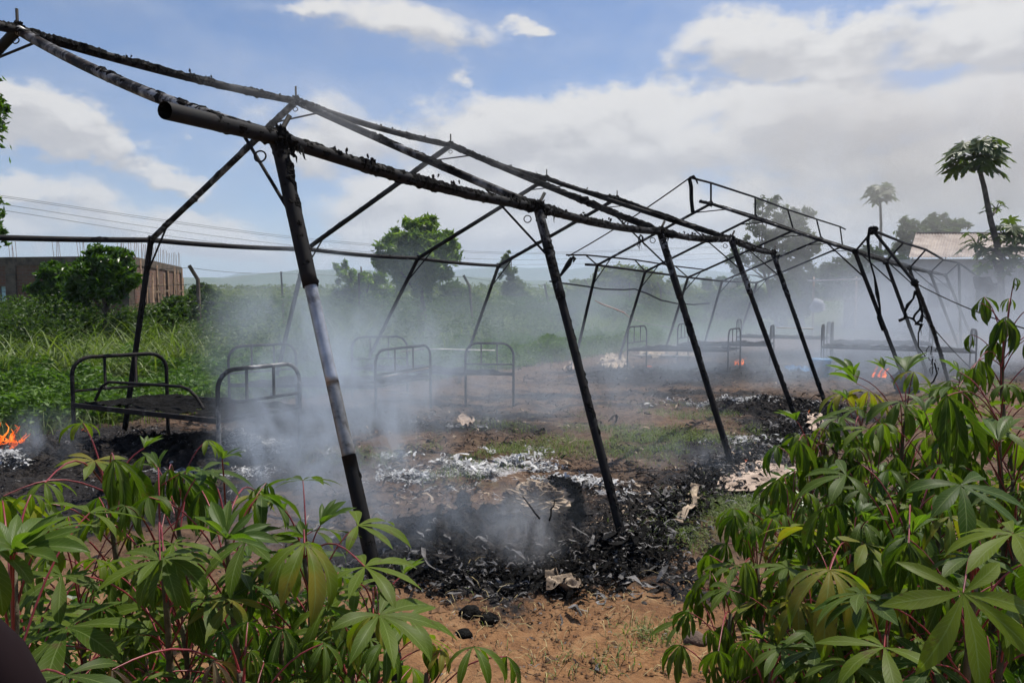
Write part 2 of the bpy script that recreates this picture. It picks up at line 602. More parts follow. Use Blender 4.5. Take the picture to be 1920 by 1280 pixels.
ASH = [(720, 1010, .7, .5, 1), (880, 1020, .7, .55, 1.3), (1050, 1030, .6, .5, 1.3), (1150, 1070, .5, .3, 1), (1250, 1050, .35, .3, .9), (1270, 950, .5, .5, .9), (1340, 900, .5, .5, .9),
       (1400, 850, .55, .6, .9), (1460, 800, .6, .9, 1), (1520, 770, .9, 1., .9), (1430, 760, 1.2, .9, 1.0), (100, 850, 1.6, 1.3, 1.4), (300, 850, 1.5, 1.2, 1.4), (460, 830, 1.0, 1.1, 1.3), (30, 780, 1.6, 1.1, 1.2),
       (620, 780, 1.4, .9, .9), (800, 800, 1.3, .5, .9), (950, 780, 1.2, .5, .7), (1120, 700, 1.5, .8, .6), (1220, 715, 1.6, 1.0, .8), (1400, 700, 2.5, 1.5, .9), (1620, 700, 2.5, 1.6, .9), (1000, 745, 2.0, .4, .75), (1150, 760, 1.5, .3, .6), (1300, 740, 1.5, .4, .8), (1330, 860, .5, .7, .8), (1080, 960, 1.0, .4, .8), (1230, 900, .6, .4, .6), (560, 880, .7, .5, .7),
       (1000, 720, 1.4, .6, .4), (1560, 670, 4.0, 2.5, .8), (1300, 690, 3, 1.5, .7), (1000, 960, .6, .5, .7), (1130, 960, .5, .4, .7), (1750, 690, 3, 3, .7), (200, 940, 1.2, .7, 1.2), (400, 930, .8, .5, .9)]
GRASSY = [(1370, 975, .35, .35, 1), (1280, 1010, .25, .3, .6), (1260, 820, .9, .6, .9), (1200, 840, .5, .6, .8), (860, 860, .9, .4, .6), (1000, 840, .8, .5, .7), (900, 900, .5, .3, .6),
          (1230, 1180, .2, .2, .6), (1100, 1250, .2, .1, .4), (1060, 800, 1.0, .6, .5), (700, 860, .5, .4, .5), (1330, 780, .9, .8, .5), (1500, 1000, .6, .6, .8), (1700, 1000, .9, .9, .9), (300, 1150, .9, .5, .6)]
WHITE = [(790, 895, .30, .14, .9), (870, 885, .35, .34, 1.1), (950, 872, .26, .42, 1.1), (920, 900, .3, .1, .6), (1090, 905, .22, .2, .9), (1130, 925, .15, .15, .9), (1050, 885, .12, .1, .7), (330, 890, .35, .12, .9), (420, 895, .25, .12, .8),
         (270, 890, .15, .1, .6), (20, 885, .35, .12, .9), (880, 800, .3, .15, .7), (700, 860, .3, .15, .5), (480, 850, .2, .2, .7), (1000, 1000, .1, .1, .5), (1440, 830, .4, .3, .35), (1400, 760, .7, .4, .3)]

xs = graded(-8.5, 13.0, 0.055, -3500, 3500)
ys = graded(0.8, 21.0, 0.055, -60, 7000)
GX, GY = np.meshgrid(xs, ys)
X, Y = GX.ravel(), GY.ravel()
wx = X + (fbm(X * 1.7, Y * 1.7, 1) - .5) * 1.3
wy = Y + (fbm(X * 1.7, Y * 1.7, 2) - .5) * 1.3
ash = blobs(wx, wy, ASH)
grs = blobs(wx, wy, GRASSY) * .72
wht = blobs(X + (fbm(X * 5, Y * 5, 3) - .5) * .4, Y + (fbm(X * 5, Y * 5, 4) - .5) * .4, WHITE)
Dd = Dof(X, Y) + (fbm(X * .9, Y * .9, 9) - .5) * 1.0
field = np.clip((Dd - 8.6) / 0.5, 0, 1)
field = np.maximum(field, np.clip((Y - 27 - 2 * fbm(X * .3, Y * .3, 6)) / 2, 0, 1))
ash *= (1 - field)
dusty = np.clip((Y - 3.1) / 1.2, 0, 1) * (.55 + .5 * fbm(X * .8, Y * .8, 77, 3))
near = np.clip((26 - np.hypot(X, Y)) / 6, 0, 1)
Z = terrain(X, Y)
Z = Z + near * ((fbm(X * 2.2, Y * 2.2, 10, 5) - .5) * .07 + (fbm(X * 9, Y * 9, 20, 3) - .5) * .035 * (1 + 2.5 * np.clip(ash, 0, 1)))
Z = Z + near * np.clip(ash, 0, 1.2) * fbm(X * 4, Y * 4, 30, 4, .6) * .055
GROUND_FN = None


def ground_z(x, y):
    x, y = np.atleast_1d(np.asarray(x, float)), np.atleast_1d(np.asarray(y, float))
    wx = x + (fbm(x * 1.7, y * 1.7, 1) - .5) * 1.3
    wy = y + (fbm(x * 1.7, y * 1.7, 2) - .5) * 1.3
    a = blobs(wx, wy, ASH)
    nr = np.clip((26 - np.hypot(x, y)) / 6, 0, 1)
    z = terrain(x, y)
    return z + nr * ((fbm(x * 2.2, y * 2.2, 10, 5) - .5) * .07 + np.clip(a, 0, 1.2) * .028)


nx, ny = len(xs), len(ys)
ii = (np.arange(ny - 1)[:, None] * nx + np.arange(nx - 1)[None, :]).ravel()
F = np.stack([ii, ii + 1, ii + nx + 1, ii + nx], 1)


def ground_b(nt):
    geo = nt.n('ShaderNodeNewGeometry')
    pos = (geo, 'Position')
    A = nt.n('ShaderNodeAttribute', attribute_name='ash')
    Gm = nt.n('ShaderNodeAttribute', attribute_name='grassy')
    Wm = nt.n('ShaderNodeAttribute', attribute_name='white')
    Fm = nt.n('ShaderNodeAttribute', attribute_name='field')
    nb = nt.noise(pos, 1.1, 6, 0.65, 0.3)
    nm = nt.noise(pos, 9.0, 7, 0.7, 0.4)
    nf = nt.noise(pos, 45.0, 5, 0.7)
    soil = nt.ramp(nm, [(0.3, (0.11, 0.052, 0.027)), (0.5, (0.24, 0.122, 0.055)), (0.7, (0.37, 0.22, 0.11))])
    soil = nt.mix(nt.ramp(nb, [(0.45, 0.0), (0.7, 0.6)]), soil, (0.17, 0.095, 0.05))
    Pm = nt.n('ShaderNodeAttribute', attribute_name='dusty')
    dust = nt.ramp(nm, [(0.38, (0.028, 0.022, 0.019)), (0.5, (0.075, 0.054, 0.041)), (0.64, (0.15, 0.105, 0.075)), (0.76, (0.26, 0.21, 0.165))])
    soil = nt.mix((Pm, 2), soil, dust)
    soil = nt.mix(nt.ramp(nf, [(0.56, 0.0), (0.66, 0.6)]), soil, (0.07, 0.045, 0.03))
    # trodden grass
    gcol = nt.ramp(nf, [(0.35, (0.035, 0.032, 0.018)), (0.6, (0.085, 0.085, 0.04)), (0.75, (0.2, 0.17, 0.10))])
    gf = nt.n('ShaderNodeMapRange', interpolation_type='SMOOTHSTEP', inp={0: nt.m('ADD', (Gm, 2), nt.m('MULTIPLY', nt.m('SUBTRACT', (nm, 0), 0.5), 1.6)), 1: 0.25, 2: 0.7})
    c = nt.mix(nt.m('MULTIPLY', gf, 0.85), soil, gcol)
    # ash and soot
    soot = nt.ramp(nf, [(0.3, (0.008, 0.0075, 0.008)), (0.55, (0.022, 0.02, 0.02)), (0.70, (0.07, 0.062, 0.06)), (0.8, (0.2, 0.19, 0.19))])
    af = nt.n('ShaderNodeMapRange', interpolation_type='SMOOTHSTEP', inp={0: nt.m('ADD', (A, 2), nt.m('MULTIPLY', nt.m('SUBTRACT', (nm, 0), 0.5), 1.7)), 1: 0.22, 2: 0.6})
    c = nt.mix(af, c, soot)
    # white ash
    wf = nt.n('ShaderNodeMapRange', interpolation_type='SMOOTHSTEP', inp={0: nt.m('ADD', (Wm, 2), nt.m('MULTIPLY', nt.m('SUBTRACT', (nm, 0), 0.5), 2.6)), 1: 0.5, 2: 0.7})
    wn = nt.noise(pos, 26.0, 4, 0.7, 1.2)
    wcol = nt.ramp(wn, [(0.4, (0.12, 0.12, 0.12)), (0.55, (0.5, 0.5, 0.52))])
    c = nt.mix(nt.m('MULTIPLY', wf, 0.75), c, wcol)
    fcol = nt.ramp(nm, [(0.35, (0.03, 0.05, 0.012)), (0.65, (0.09, 0.12, 0.03))])
    farn = nt.noise(pos, 0.06, 5, 0.6)
    fcol = nt.mix(nt.ramp(farn, [(0.45, 0.0), (0.7, 0.6)]), fcol, (0.13, 0.12, 0.05))
    c = nt.mix((Fm, 2), c, fcol)
    p = nt.n('ShaderNodeBsdfPrincipled', inp={'Roughness': 0.95, 'Specular IOR Level': 0.15})
    nt.plug(c, p, 'Base Color')
    h = nt.m('ADD', nt.m('MULTIPLY', (nm, 0), 1.0), nt.m('MULTIPLY', (nf, 0), 0.5))
    bm = nt.n('ShaderNodeBump', inp={'Strength': 0.9, 'Distance': 0.03, 'Height': h})
    nt.link(bm, p, 'Normal')
    out_surf(nt, p)


M_GROUND = mat('burnt_earth', ground_b)
g = new_obj('ground', np_mesh('ground', np.stack([X, Y, Z], 1), F, M_GROUND, attr={'ash': ash, 'grassy': grs, 'white': wht, 'field': field, 'dusty': dusty}))
tag(g, 'orange earth covered with black ash and trodden grass', kind='structure')


# hills on the horizon, built as real ridges far off
def hill_ridge(name, Y0, prof, depth, label, m):
    xs_ = [P(px, 560, Y0).x for px, _ in prof]
    n = 220
    X0 = np.linspace(xs_[0], xs_[-1], n)
    top = np.interp(X0, xs_, [P(px, py, Y0).z for px, py in prof])
    top = top + (fbm(X0 / Y0 * 40, X0 * 0, 3, 4) - .5) * Y0 * 0.006
    rows = []
    for k, f in enumerate((0.0, 0.35, 0.62, 0.85, 1.0, 0.8, 0.0)):
        yy = Y0 + (k - 4) * depth / 4
        jit = (fbm(X0 / Y0 * 60, np.full(n, k * 3.3), 8, 3) - .5) * Y0 * 0.006 * (0 < k < 4)
        rows.append(np.stack([X0 * (yy / Y0), np.full(n, yy), np.where(f == 0, -5, top * f + jit)], 1))
    V = np.concatenate(rows)
    i2 = (np.arange(len(rows) - 1)[:, None] * n + np.arange(n - 1)[None, :]).ravel()
    o = new_obj(name, np_mesh(name, V, np.stack([i2, i2 + 1, i2 + n + 1, i2 + n], 1), m))
    return tag(o, label, kind='structure')


M_HILL = simple('wooded_hill', (0.05, 0.08, 0.04), 0.95, scale=0.012, col2=(0.10, 0.11, 0.06))
hill_ridge('hills', 1100, [(-900, 520), (100, 530), (340, 522), (420, 521), (560, 506), (650, 504), (760, 512), (850, 520), (1100, 528), (1900, 530), (2900, 528)], 300, 'green hills along the left horizon', M_HILL)
hill_ridge('hills', 2400, [(-900, 515), (300, 524), (400, 522), (435, 516), (465, 509), (490, 520), (600, 522), (780, 520), (860, 508), (940, 500), (1000, 501), (1060, 503), (1130, 500), (1190, 496), (1260, 503), (1350, 510), (1500, 512), (2900, 515)], 500, 'blue mountain range far off on the horizon', M_HILL)


# ------------------------------------------------------------------ vectorised foliage
def leaf_cloud(cent, size, updown=0.35, aspect=0.42, fold=0.18, droop=0.0, rng=RNG, nrm=None):
    """one folded kite-shaped leaf (two quads) per centre; size array"""
    n = len(cent)
    size = np.broadcast_to(size, (n,))
    th = rng.uniform(0, 2 * np.pi, n)
    el = rng.normal(0, updown, n) - droop
    d = np.stack([np.cos(th) * np.cos(el), np.sin(th) * np.cos(el), np.sin(el)], 1)
    r = rng.normal(0, 1, (n, 3))
    r[:, 2] *= 0.5
    s = np.cross(d, r)
    s[:, :] /= (np.linalg.norm(s, axis=1, keepdims=True) + 1e-9)
    u = np.cross(s, d)
    L = size[:, None]
    base = cent - d * L * .5
    tip = cent + d * L * .5
    mid = cent + u * L * fold * 0.0
    l1 = mid + s * L * aspect * .5 + u * L * fold * .5
    l2 = mid - s * L * aspect * .5 + u * L * fold * .5
    q = cent - u * L * fold * .3
    V = np.stack([base, l1, tip, l2, q], 1).reshape(-1, 3)
    k = np.arange(n) * 5
    F = np.concatenate([np.stack([k, k + 4, k + 1], 1), np.stack([k + 4, k + 2, k + 1], 1), np.stack([k, k + 3, k + 4], 1), np.stack([k + 3, k + 2, k + 4], 1)])
    rnd = np.repeat(rng.uniform(0, 1, n), 5)
    return V, F, rnd


def flat_leaf_cloud(cent, size, aspect=0.42, updown=0.5, rng=RNG):
    """cheap two-triangle leaf"""
    n = len(cent)
    size = np.broadcast_to(size, (n,))
    d = rng.normal(0, 1, (n, 3))
    d[:, 2] *= updown
    d /= np.linalg.norm(d, axis=1, keepdims=True)
    r = rng.normal(0, 1, (n, 3))
    s = np.cross(d, r)
    s /= np.linalg.norm(s, axis=1, keepdims=True) + 1e-9
    L = size[:, None]
    V = np.stack([cent - d * L * .5, cent + s * L * aspect * .5, cent + d * L * .5, cent - s * L * aspect * .5], 1).reshape(-1, 3)
    k = np.arange(n) * 4
    return V, np.stack([k, k + 1, k + 2, k + 3], 1), np.repeat(rng.uniform(0, 1, n), 4)


def blade_field(pos, h, wdt, bend, rng=RNG, segs=3):
    """grass blades: tapering strips bending over"""
    n = len(pos)
    th = rng.uniform(0, 2 * np.pi, n)
    lean = np.stack([np.cos(th), np.sin(th), np.zeros(n)], 1)
    side = np.stack([-np.sin(th), np.cos(th), np.zeros(n)], 1)
    h = np.broadcast_to(h, (n,))
    wdt = np.broadcast_to(wdt, (n,))
    bend = np.broadcast_to(bend, (n,)) * rng.uniform(.4, 1.5, n)
    rows = []
    for i in range(segs + 1):
        t = i / segs
        ang = bend * t
        c = pos + lean * (h * t * np.sin(ang))[:, None] + np.array([0, 0, 1.]) * (h * t * np.cos(ang * .9))[:, None]
        ww = (wdt * (1 - t) ** .8 * .5 + 0.0006)[:, None]
        rows.append(c - side * ww)
        rows.append(c + side * ww)
    V = np.stack(rows, 1).reshape(-1, 3)
    m = 2 * (segs + 1)
    k = np.arange(n) * m
    F = np.concatenate([np.stack([k + 2 * i, k + 2 * i + 1, k + 2 * i + 3, k + 2 * i + 2], 1) for i in range(segs)])
    return V, F, np.repeat(rng.uniform(0, 1, n), m)


def stuff(name, VFR, m, label, smooth=False):
    V, F, r = VFR
    o = new_obj(name, np_mesh(name, V, F, m, attr={'rnd': r}, smooth=smooth))
    return tag(o, label, kind='stuff')


def cat_vfr(lst):
    V, F, r, k = [], [], [], 0
    for v, f, q in lst:
        V.append(v)
        F.append(f + k)
        r.append(q)
        k += len(v)
    return np.concatenate(V), np.concatenate(F), np.concatenate(r)


def scatter_uD(n, u0, u1, d0, d1, dens=None):
    u = RNG.uniform(u0, u1, n)
    d = RNG.uniform(d0, d1, n)
    x = DV.x * u + NV.x * d
    y = DV.y * u + NV.y * d
    return x, y, u, d


def in_view(x, y, pad=0.12, ymin=0.8):
    return (y > ymin) & (np.abs(x / np.maximum(y, .01)) < 0.72 + pad)


# low weeds just behind the tents
x, y, u, d = scatter_uD(420000, -6, 34, 8.55, 13.5)
k = in_view(x, y) & (d > 8.55 + (fbm(x * .9, y * .9, 9) - .5) * -1.0 + .1)
x, y = x[k], y[k]
hh = .08 + .95 * np.clip(fbm(x * 1.1, y * 1.1, 40, 3) - .2, 0, 1) ** 1.2
sel = RNG.uniform(0, 1, len(x)) < np.clip(14.0 / np.hypot(x, y), 0.25, 1) ** 1.2 * 0.75
x, y, hh = x[sel], y[sel], hh[sel]
cz = ground_z(x, y) + hh * RNG.uniform(.15, 1.0, len(x)) ** .6
V1 = leaf_cloud(np.stack([x, y, cz], 1), RNG.uniform(.045, .125, len(x)), updown=.5, aspect=.5)
stuff('ground_cover', V1, M_GRASS, 'low bright green weeds covering the field behind the burnt tents')

# grass in front of it and between
x, y, u, d = scatter_uD(30000, -6, 34, 8.4, 14)
k = in_view(x, y)
x, y = x[k], y[k]
V1 = blade_field(np.stack([x, y, ground_z(x, y)], 1), RNG.uniform(.15, .42, len(x)), .011, 1.2)
stuff('meadow_grass', V1, M_TALL, 'loose grass blades standing in the low weeds')

# tall grass and reeds
x, y, u, d = scatter_uD(110000, -8, 40, 11.8, 22)
dens = fbm(x * .55, y * .55, 60, 3)
k = in_view(x, y) & (RNG.uniform(0, 1, len(x)) < np.clip((dens - .40) * 3.5, 0.03, 1)) & (np.hypot(x, y) < 42)
x, y, dens = x[k], y[k], dens[k]
hgt = (.5 + 1.9 * np.clip(dens - .3, 0, 1)) * RNG.uniform(.6, 1.15, len(x))
V1 = blade_field(np.stack([x, y, ground_z(x, y)], 1), hgt, RNG.uniform(.016, .055, len(x)), 1.5, segs=4)
stuff('tall_grass', V1, M_TALL, 'tall pale green grass and reeds behind the weeds')

# leafy undergrowth between the tall grass
x, y, u, d = scatter_uD(300000, -8, 44, 12.0, 26)
dens = fbm(x * .45, y * .45, 70, 3)
k = in_view(x, y) & (RNG.uniform(0, 1, len(x)) < np.clip((dens - .4) * 4, 0, 1))
x, y, dens = x[k], y[k], dens[k]
hgt = np.clip((dens - .38) * 5.5, .1, 1.6) * RNG.uniform(.1, 1, len(x)) ** .7
V1 = leaf_cloud(np.stack([x, y, ground_z(x, y) + hgt], 1), RNG.uniform(.06, .14, len(x)), updown=.5, aspect=.45)
stuff('undergrowth', V1, M_BUSH, 'dark leafy undergrowth between the tall grass')

# scrub on the plain
n = 330000
yy = 22 * np.exp(RNG.uniform(0, math.log(420 / 22), n))
xx = yy * RNG.uniform(-.86, .86, n)
dens = fbm(xx * .16, yy * .09, 80, 4, .65)
k = (RNG.uniform(0, 1, n) < np.clip((dens - .42) * 6, 0.03, 1)) & (Dof(xx, yy) > 12)
xx, yy, dens = xx[k], yy[k], dens[k]
hgt = np.clip((dens - .40) * 13, .15, 2.6) * RNG.uniform(.05, 1, len(xx)) ** .6 * np.clip(yy / 90, .5, 1.3)
V1 = flat_leaf_cloud(np.stack([xx, yy, terrain(xx, yy) + hgt], 1), np.clip(yy * .0042, .10, 1.6) * RNG.uniform(.6, 1.3, len(xx)), aspect=.55)
stuff('scrub', V1, M_SCRUB, 'scrub and bushes spreading over the plain')


# ------------------------------------------------------------------ trees
def crown(blist, n, size, jitter=.25, droop=.2, aspect=.34, clump=34, rng=RNG):
    """blist: (centre Vector, rx, rz)"""
    vol = np.array([b[1] ** 2 * b[2] for b in blist]) ** .75
    cnt = (n * vol / vol.sum()).astype(int)
    pts = []
    for (c, rx, rz), m in zip(blist, cnt):
        sub = max(5, int(m / clump))
        d = rng.normal(0, 1, (sub, 3))
        d /= np.linalg.norm(d, axis=1, keepdims=True)
        rr = rng.uniform(.25, 1.0, sub) ** .5 * rng.uniform(.8, 1.3, sub)
        cc = d * rr[:, None]
        idx = rng.integers(0, sub, m)
        p = cc[idx] + rng.normal(0, jitter * .55, (m, 3)) * rng.uniform(.5, 1.3, sub)[idx][:, None]
        p = p * np.array([rx, rx, rz]) + np.array(c)
        pts.append(p)
    pts = np.concatenate(pts)
    return leaf_cloud(pts, rng.uniform(.7, 1.3, len(pts)) * size, updown=.5, aspect=aspect, droop=droop)


def tree(name, label, cat, Y, base_px, blobs_px, n, leaf, m, trunk_r=.09, group=None, base_y=None, lean_top=None, droop=.2, dz=None, fork=1, aspect=.34, jitter=.25, bark=None, clump=34):
    """blobs_px: (px, py, rx px, rz px, dy metres)"""
    bx = P(base_px, 560, Y).x
    bz = float(ground_z(bx, Y)[0]) if base_y is None else base_y
    root = thing(name, label, cat, (bx, Y, bz), group)
    bl = []
    for b in blobs_px:
        px, py, rx, rz = b[:4]
        dy = b[4] if len(b) > 4 else 0
        c = P(px, py, Y + dy)
        bl.append((c, rx * Y / FPX, rz * Y / FPX))
    V, Fc, r = crown(bl, n, leaf, droop=droop, aspect=aspect, jitter=jitter, clump=clump)
    new_obj('crown', np_mesh('crown', V, Fc, m, attr={'rnd': r}, smooth=False), root)
    low = min(bl, key=lambda q: q[0].z)
    cx = sum(b[0].x for b in bl) / len(bl)
    topz = max(b[0].z for b in bl)
    mid = Vector((cx, Y, bz + (topz - bz) * .55))
    t = MB()
    for f in range(fork):
        off = Vector((random.uniform(-1, 1), random.uniform(-1, 1), 0)) * (.12 * (fork > 1)) * (topz - bz) * .3
        pts = [Vector((bx, Y, bz - .1)) + off * .3, Vector((bx, Y, bz)).lerp(mid, .5) + off, mid + off, Vector((cx, Y, topz)) + off]
        sm = []
        for i in range(13):
            tt = i / 12 * 3
            a = min(int(tt), 2)
            sm.append(pts[a].lerp(pts[a + 1], tt - a) + Vector((mnoise.noise(Vector((i * .4, f, 1))), mnoise.noise(Vector((i * .4, f, 7))), 0)) * trunk_r)
        t.tube(sm, [lerp(trunk_r * 1.25, trunk_r * .25, i / 12) / (1 if fork == 1 else 1.5) for i in range(13)], 8, bump=.2, freq=3)
    t.build('trunk', bark or M_BARK, root)
    for (c, rx, rz) in bl:
        st = Vector((bx, Y, bz)).lerp(mid, random.uniform(.6, 1.0))
        q = [st.lerp(c, i / 5) + Vector((0, 0, .12 * math.sin(i / 5 * 3.14) * (c - st).length)) for i in range(6)]
        MB().tube(q, [lerp(trunk_r * .5, trunk_r * .12, i / 5) for i in range(6)], 6).build('limb', bark or M_BARK, root)
    return root


# small trees in front of the unfinished building
tree('young_tree', 'small dense tree with thin trunk in front of the brick building', 'tree', 17.5, 192, [(175, 520, 42, 34), (215, 500, 30, 26), (150, 545, 24, 22), (205, 540, 40, 20), (190, 480, 28, 18), (240, 525, 26, 16), (170, 495, 24, 20), (225, 478, 16, 10)], 8500, .19, M_DARKTREE, .055, droop=.45)
tree('young_tree', 'dark narrow tree beside the window opening of the brick building', 'tree', 18.5, 95, [(95, 520, 26, 24), (85, 550, 30, 22), (105, 580, 28, 22), (80, 585, 22, 24), (115, 545, 24, 22), (100, 500, 16, 12), (95, 610, 26, 16)], 8000, .18, M_DARKTREE, .05, droop=.45)
tree('leaning_bush', 'green bush behind the bent fence post right of the brick building', 'bush', 21, 375, [(355, 575, 26, 18), (385, 560, 26, 22), (410, 585, 26, 20), (380, 540, 14, 12), (340, 590, 18, 12), (425, 600, 20, 14)], 5000, .15, M_BUSH, .04)
# mango
tree('mango_tree', 'round leafy mango tree standing in the middle of the field', 'tree', 24, 790, [(785, 432, 34, 26), (742, 468, 40, 26), (825, 470, 36, 28), (785, 478, 56, 44), (768, 520, 40, 28), (815, 520, 34, 26), (790, 548, 24, 18), (848, 462, 16, 18), (722, 490, 22, 20), (800, 420, 20, 16), (765, 435, 24, 16)], 10500, .27, M_MANGO, .13, fork=3, droop=.5, aspect=.28, jitter=.24, clump=45)
tree('mango_tree', 'hazy lower tree just left of the round mango tree', 'tree', 28, 680, [(650, 520, 26, 22), (690, 545, 36, 28), (670, 575, 36, 22), (640, 500, 14, 12), (700, 515, 24, 18), (735, 560, 24, 22), (660, 550, 30, 20)], 4200, .27, M_MANGO, .1, droop=.4, jitter=.2)
tree('shrub', 'rounded shrub just right of the mango tree', 'bush', 34, 855, [(850, 550, 26, 22), (870, 565, 22, 16), (835, 565, 20, 16)], 3500, .25, M_BUSH, .06)
tree('conifer', 'slender conical tree right of the mango tree', 'tree', 46, 960, [(948, 492, 9, 16), (952, 515, 13, 14), (960, 535, 18, 14), (966, 552, 22, 12), (950, 480, 6, 8), (975, 562, 16, 10)], 5000, .3, M_EUC, .08)
# the bushy mound beyond the far tent
mb = []
for px, py, rx, rz in [(1110, 545, 40, 26), (1150, 528, 40, 26), (1190, 525, 40, 24), (1230, 540, 40, 22), (1150, 555, 60, 22), (1260, 553, 40, 18), (1125, 515, 14, 14), (1080, 560, 40, 14), (1220, 560, 70, 16), (1300, 562, 50, 12)]:
    mb.append((P(px, py, 46), rx * 46 / FPX, rz * 46 / FPX))
Vc, Fc, rc = crown(mb, 22000, .3, droop=.1, aspect=.5)
o = new_obj('thicket', np_mesh('thicket', Vc, Fc, M_SCRUB, attr={'rnd': rc}, smooth=False))
tag(o, 'sunlit thicket forming a green mound behind the far tent frame', 'thicket')
# banana-like scrub and low trees on the plain
tree('field_tree', 'small dark tree at the foot of the green mound', 'tree', 36, 1080, [(1075, 562, 18, 14), (1095, 575, 20, 14), (1060, 575, 14, 12)], 2200, .25, M_BUSH, .05)
# eucalyptus by the far tent
tree('eucalyptus_tree', 'tall thin-leaved tree rising behind the far tent ridge', 'tree', 38, 1460, [(1440, 385, 24, 18), (1470, 410, 28, 22), (1420, 430, 22, 20), (1455, 450, 32, 20), (1400, 470, 22, 20), (1375, 495, 20, 16), (1385, 520, 22, 14), (1440, 490, 30, 20), (1470, 540, 30, 20)], 6200, .25, M_EUC, .10, jitter=.27, droop=.5, clump=45)
tree('eucalyptus_tree', 'denser tall tree right of the thin-leaved tree', 'tree', 40, 1505, [(1505, 410, 20, 20), (1490, 440, 30, 24), (1515, 465, 24, 24), (1480, 490, 30, 24), (1505, 515, 30, 26), (1480, 550, 34, 24), (1520, 550, 26, 22), (1490, 580, 34, 20)], 9000, .32, M_EUC, .13, jitter=.28, clump=45)
tree('broad_tree', 'low broad tree in the smoke left of the pale house', 'tree', 36, 1580, [(1560, 510, 30, 20), (1600, 505, 34, 24), (1580, 535, 40, 22), (1640, 520, 26, 26), (1660, 490, 26, 22), (1620, 485, 22, 18), (1690, 520, 24, 24)], 8500, .3, M_BUSH, .1)
tree('far_tree', 'hazy rounded tree behind the left end of the metal roof', 'tree', 62, 1715, [(1700, 430, 20, 18), (1720, 445, 26, 20), (1700, 460, 20, 20)], 3000, .5, M_BUSH, .12)
tree('far_tree', 'hazy broad tree showing above the middle of the metal roof', 'tree', 64, 1770, [(1745, 425, 18, 14), (1765, 415, 18, 16), (1790, 425, 20, 16), (1765, 440, 34, 18)], 3500, .5, M_BUSH, .12)
for i, (px, py, Yd, s, lab) in enumerate([(1205, 535, 90, 8, 'first small tree in the far row right of the green mound'), (1325, 535, 80, 12, 'taller tree in the far row behind the far tent eave'), (1290, 541, 85, 9, 'short tree in the far row between two taller ones'), (1352, 530, 75, 10, 'last tree of the far row before the thin-leaved tree')]):
    tree('field_tree', lab, 'tree', Yd, px, [(px, py - s * .3, s, s), (px + s * .5, py + s * .5, s, s * .7)], 900, .5, M_BUSH, .1)

# tree leaning in from the left, two sprays of leaves in the frame
tree('overhanging_tree', 'tree outside the left edge with leafy sprays reaching in', 'tree', 9, -230, [(-8, 180, 24, 34), (-60, 200, 60, 70), (-30, 240, 34, 26), (-2, 415, 22, 26), (-60, 420, 60, 50), (-5, 450, 18, 16), (-140, 250, 90, 140)], 5200, .10, M_DARKTREE, .1, droop=.5, jitter=.2)


# papayas
def papaya_leaf_mesh(rng):
    """a big seven-lobed leaf with toothed lobes"""
    V, F = [(0, 0, 0)], []
    pts = []
    lobes = 7
    for k in range(lobes):
        a = (k - 3) * R(46)
        L = (1.0 - .12 * abs(k - 3)) * .5
        for (da, rr) in ((-.39, .5), (-.30, .78), (-.2, .74), (-.13, 1.0), (0, 1.15), (.13, 1.0), (.2, .74), (.30, .78), (.39, .5)):
            rad = L * rr
            aa = a + da
            pts.append((rad * math.cos(aa), rad * math.sin(aa), -.35 * rad * rad - .12 * abs(da) * rad))
    V += pts
    V = np.array(V)
    F = np.array([(0, i, i + 1) for i in range(1, len(pts))])
    return V, F


PAPM = []
for i in range(3):
    V, F = papaya_leaf_mesh(RNG)
    V = V * (1 + RNG.normal(0, .05, V.shape))
    PAPM.append(np_mesh('leaf', V, F, M_PAPLEAF, smooth=False))


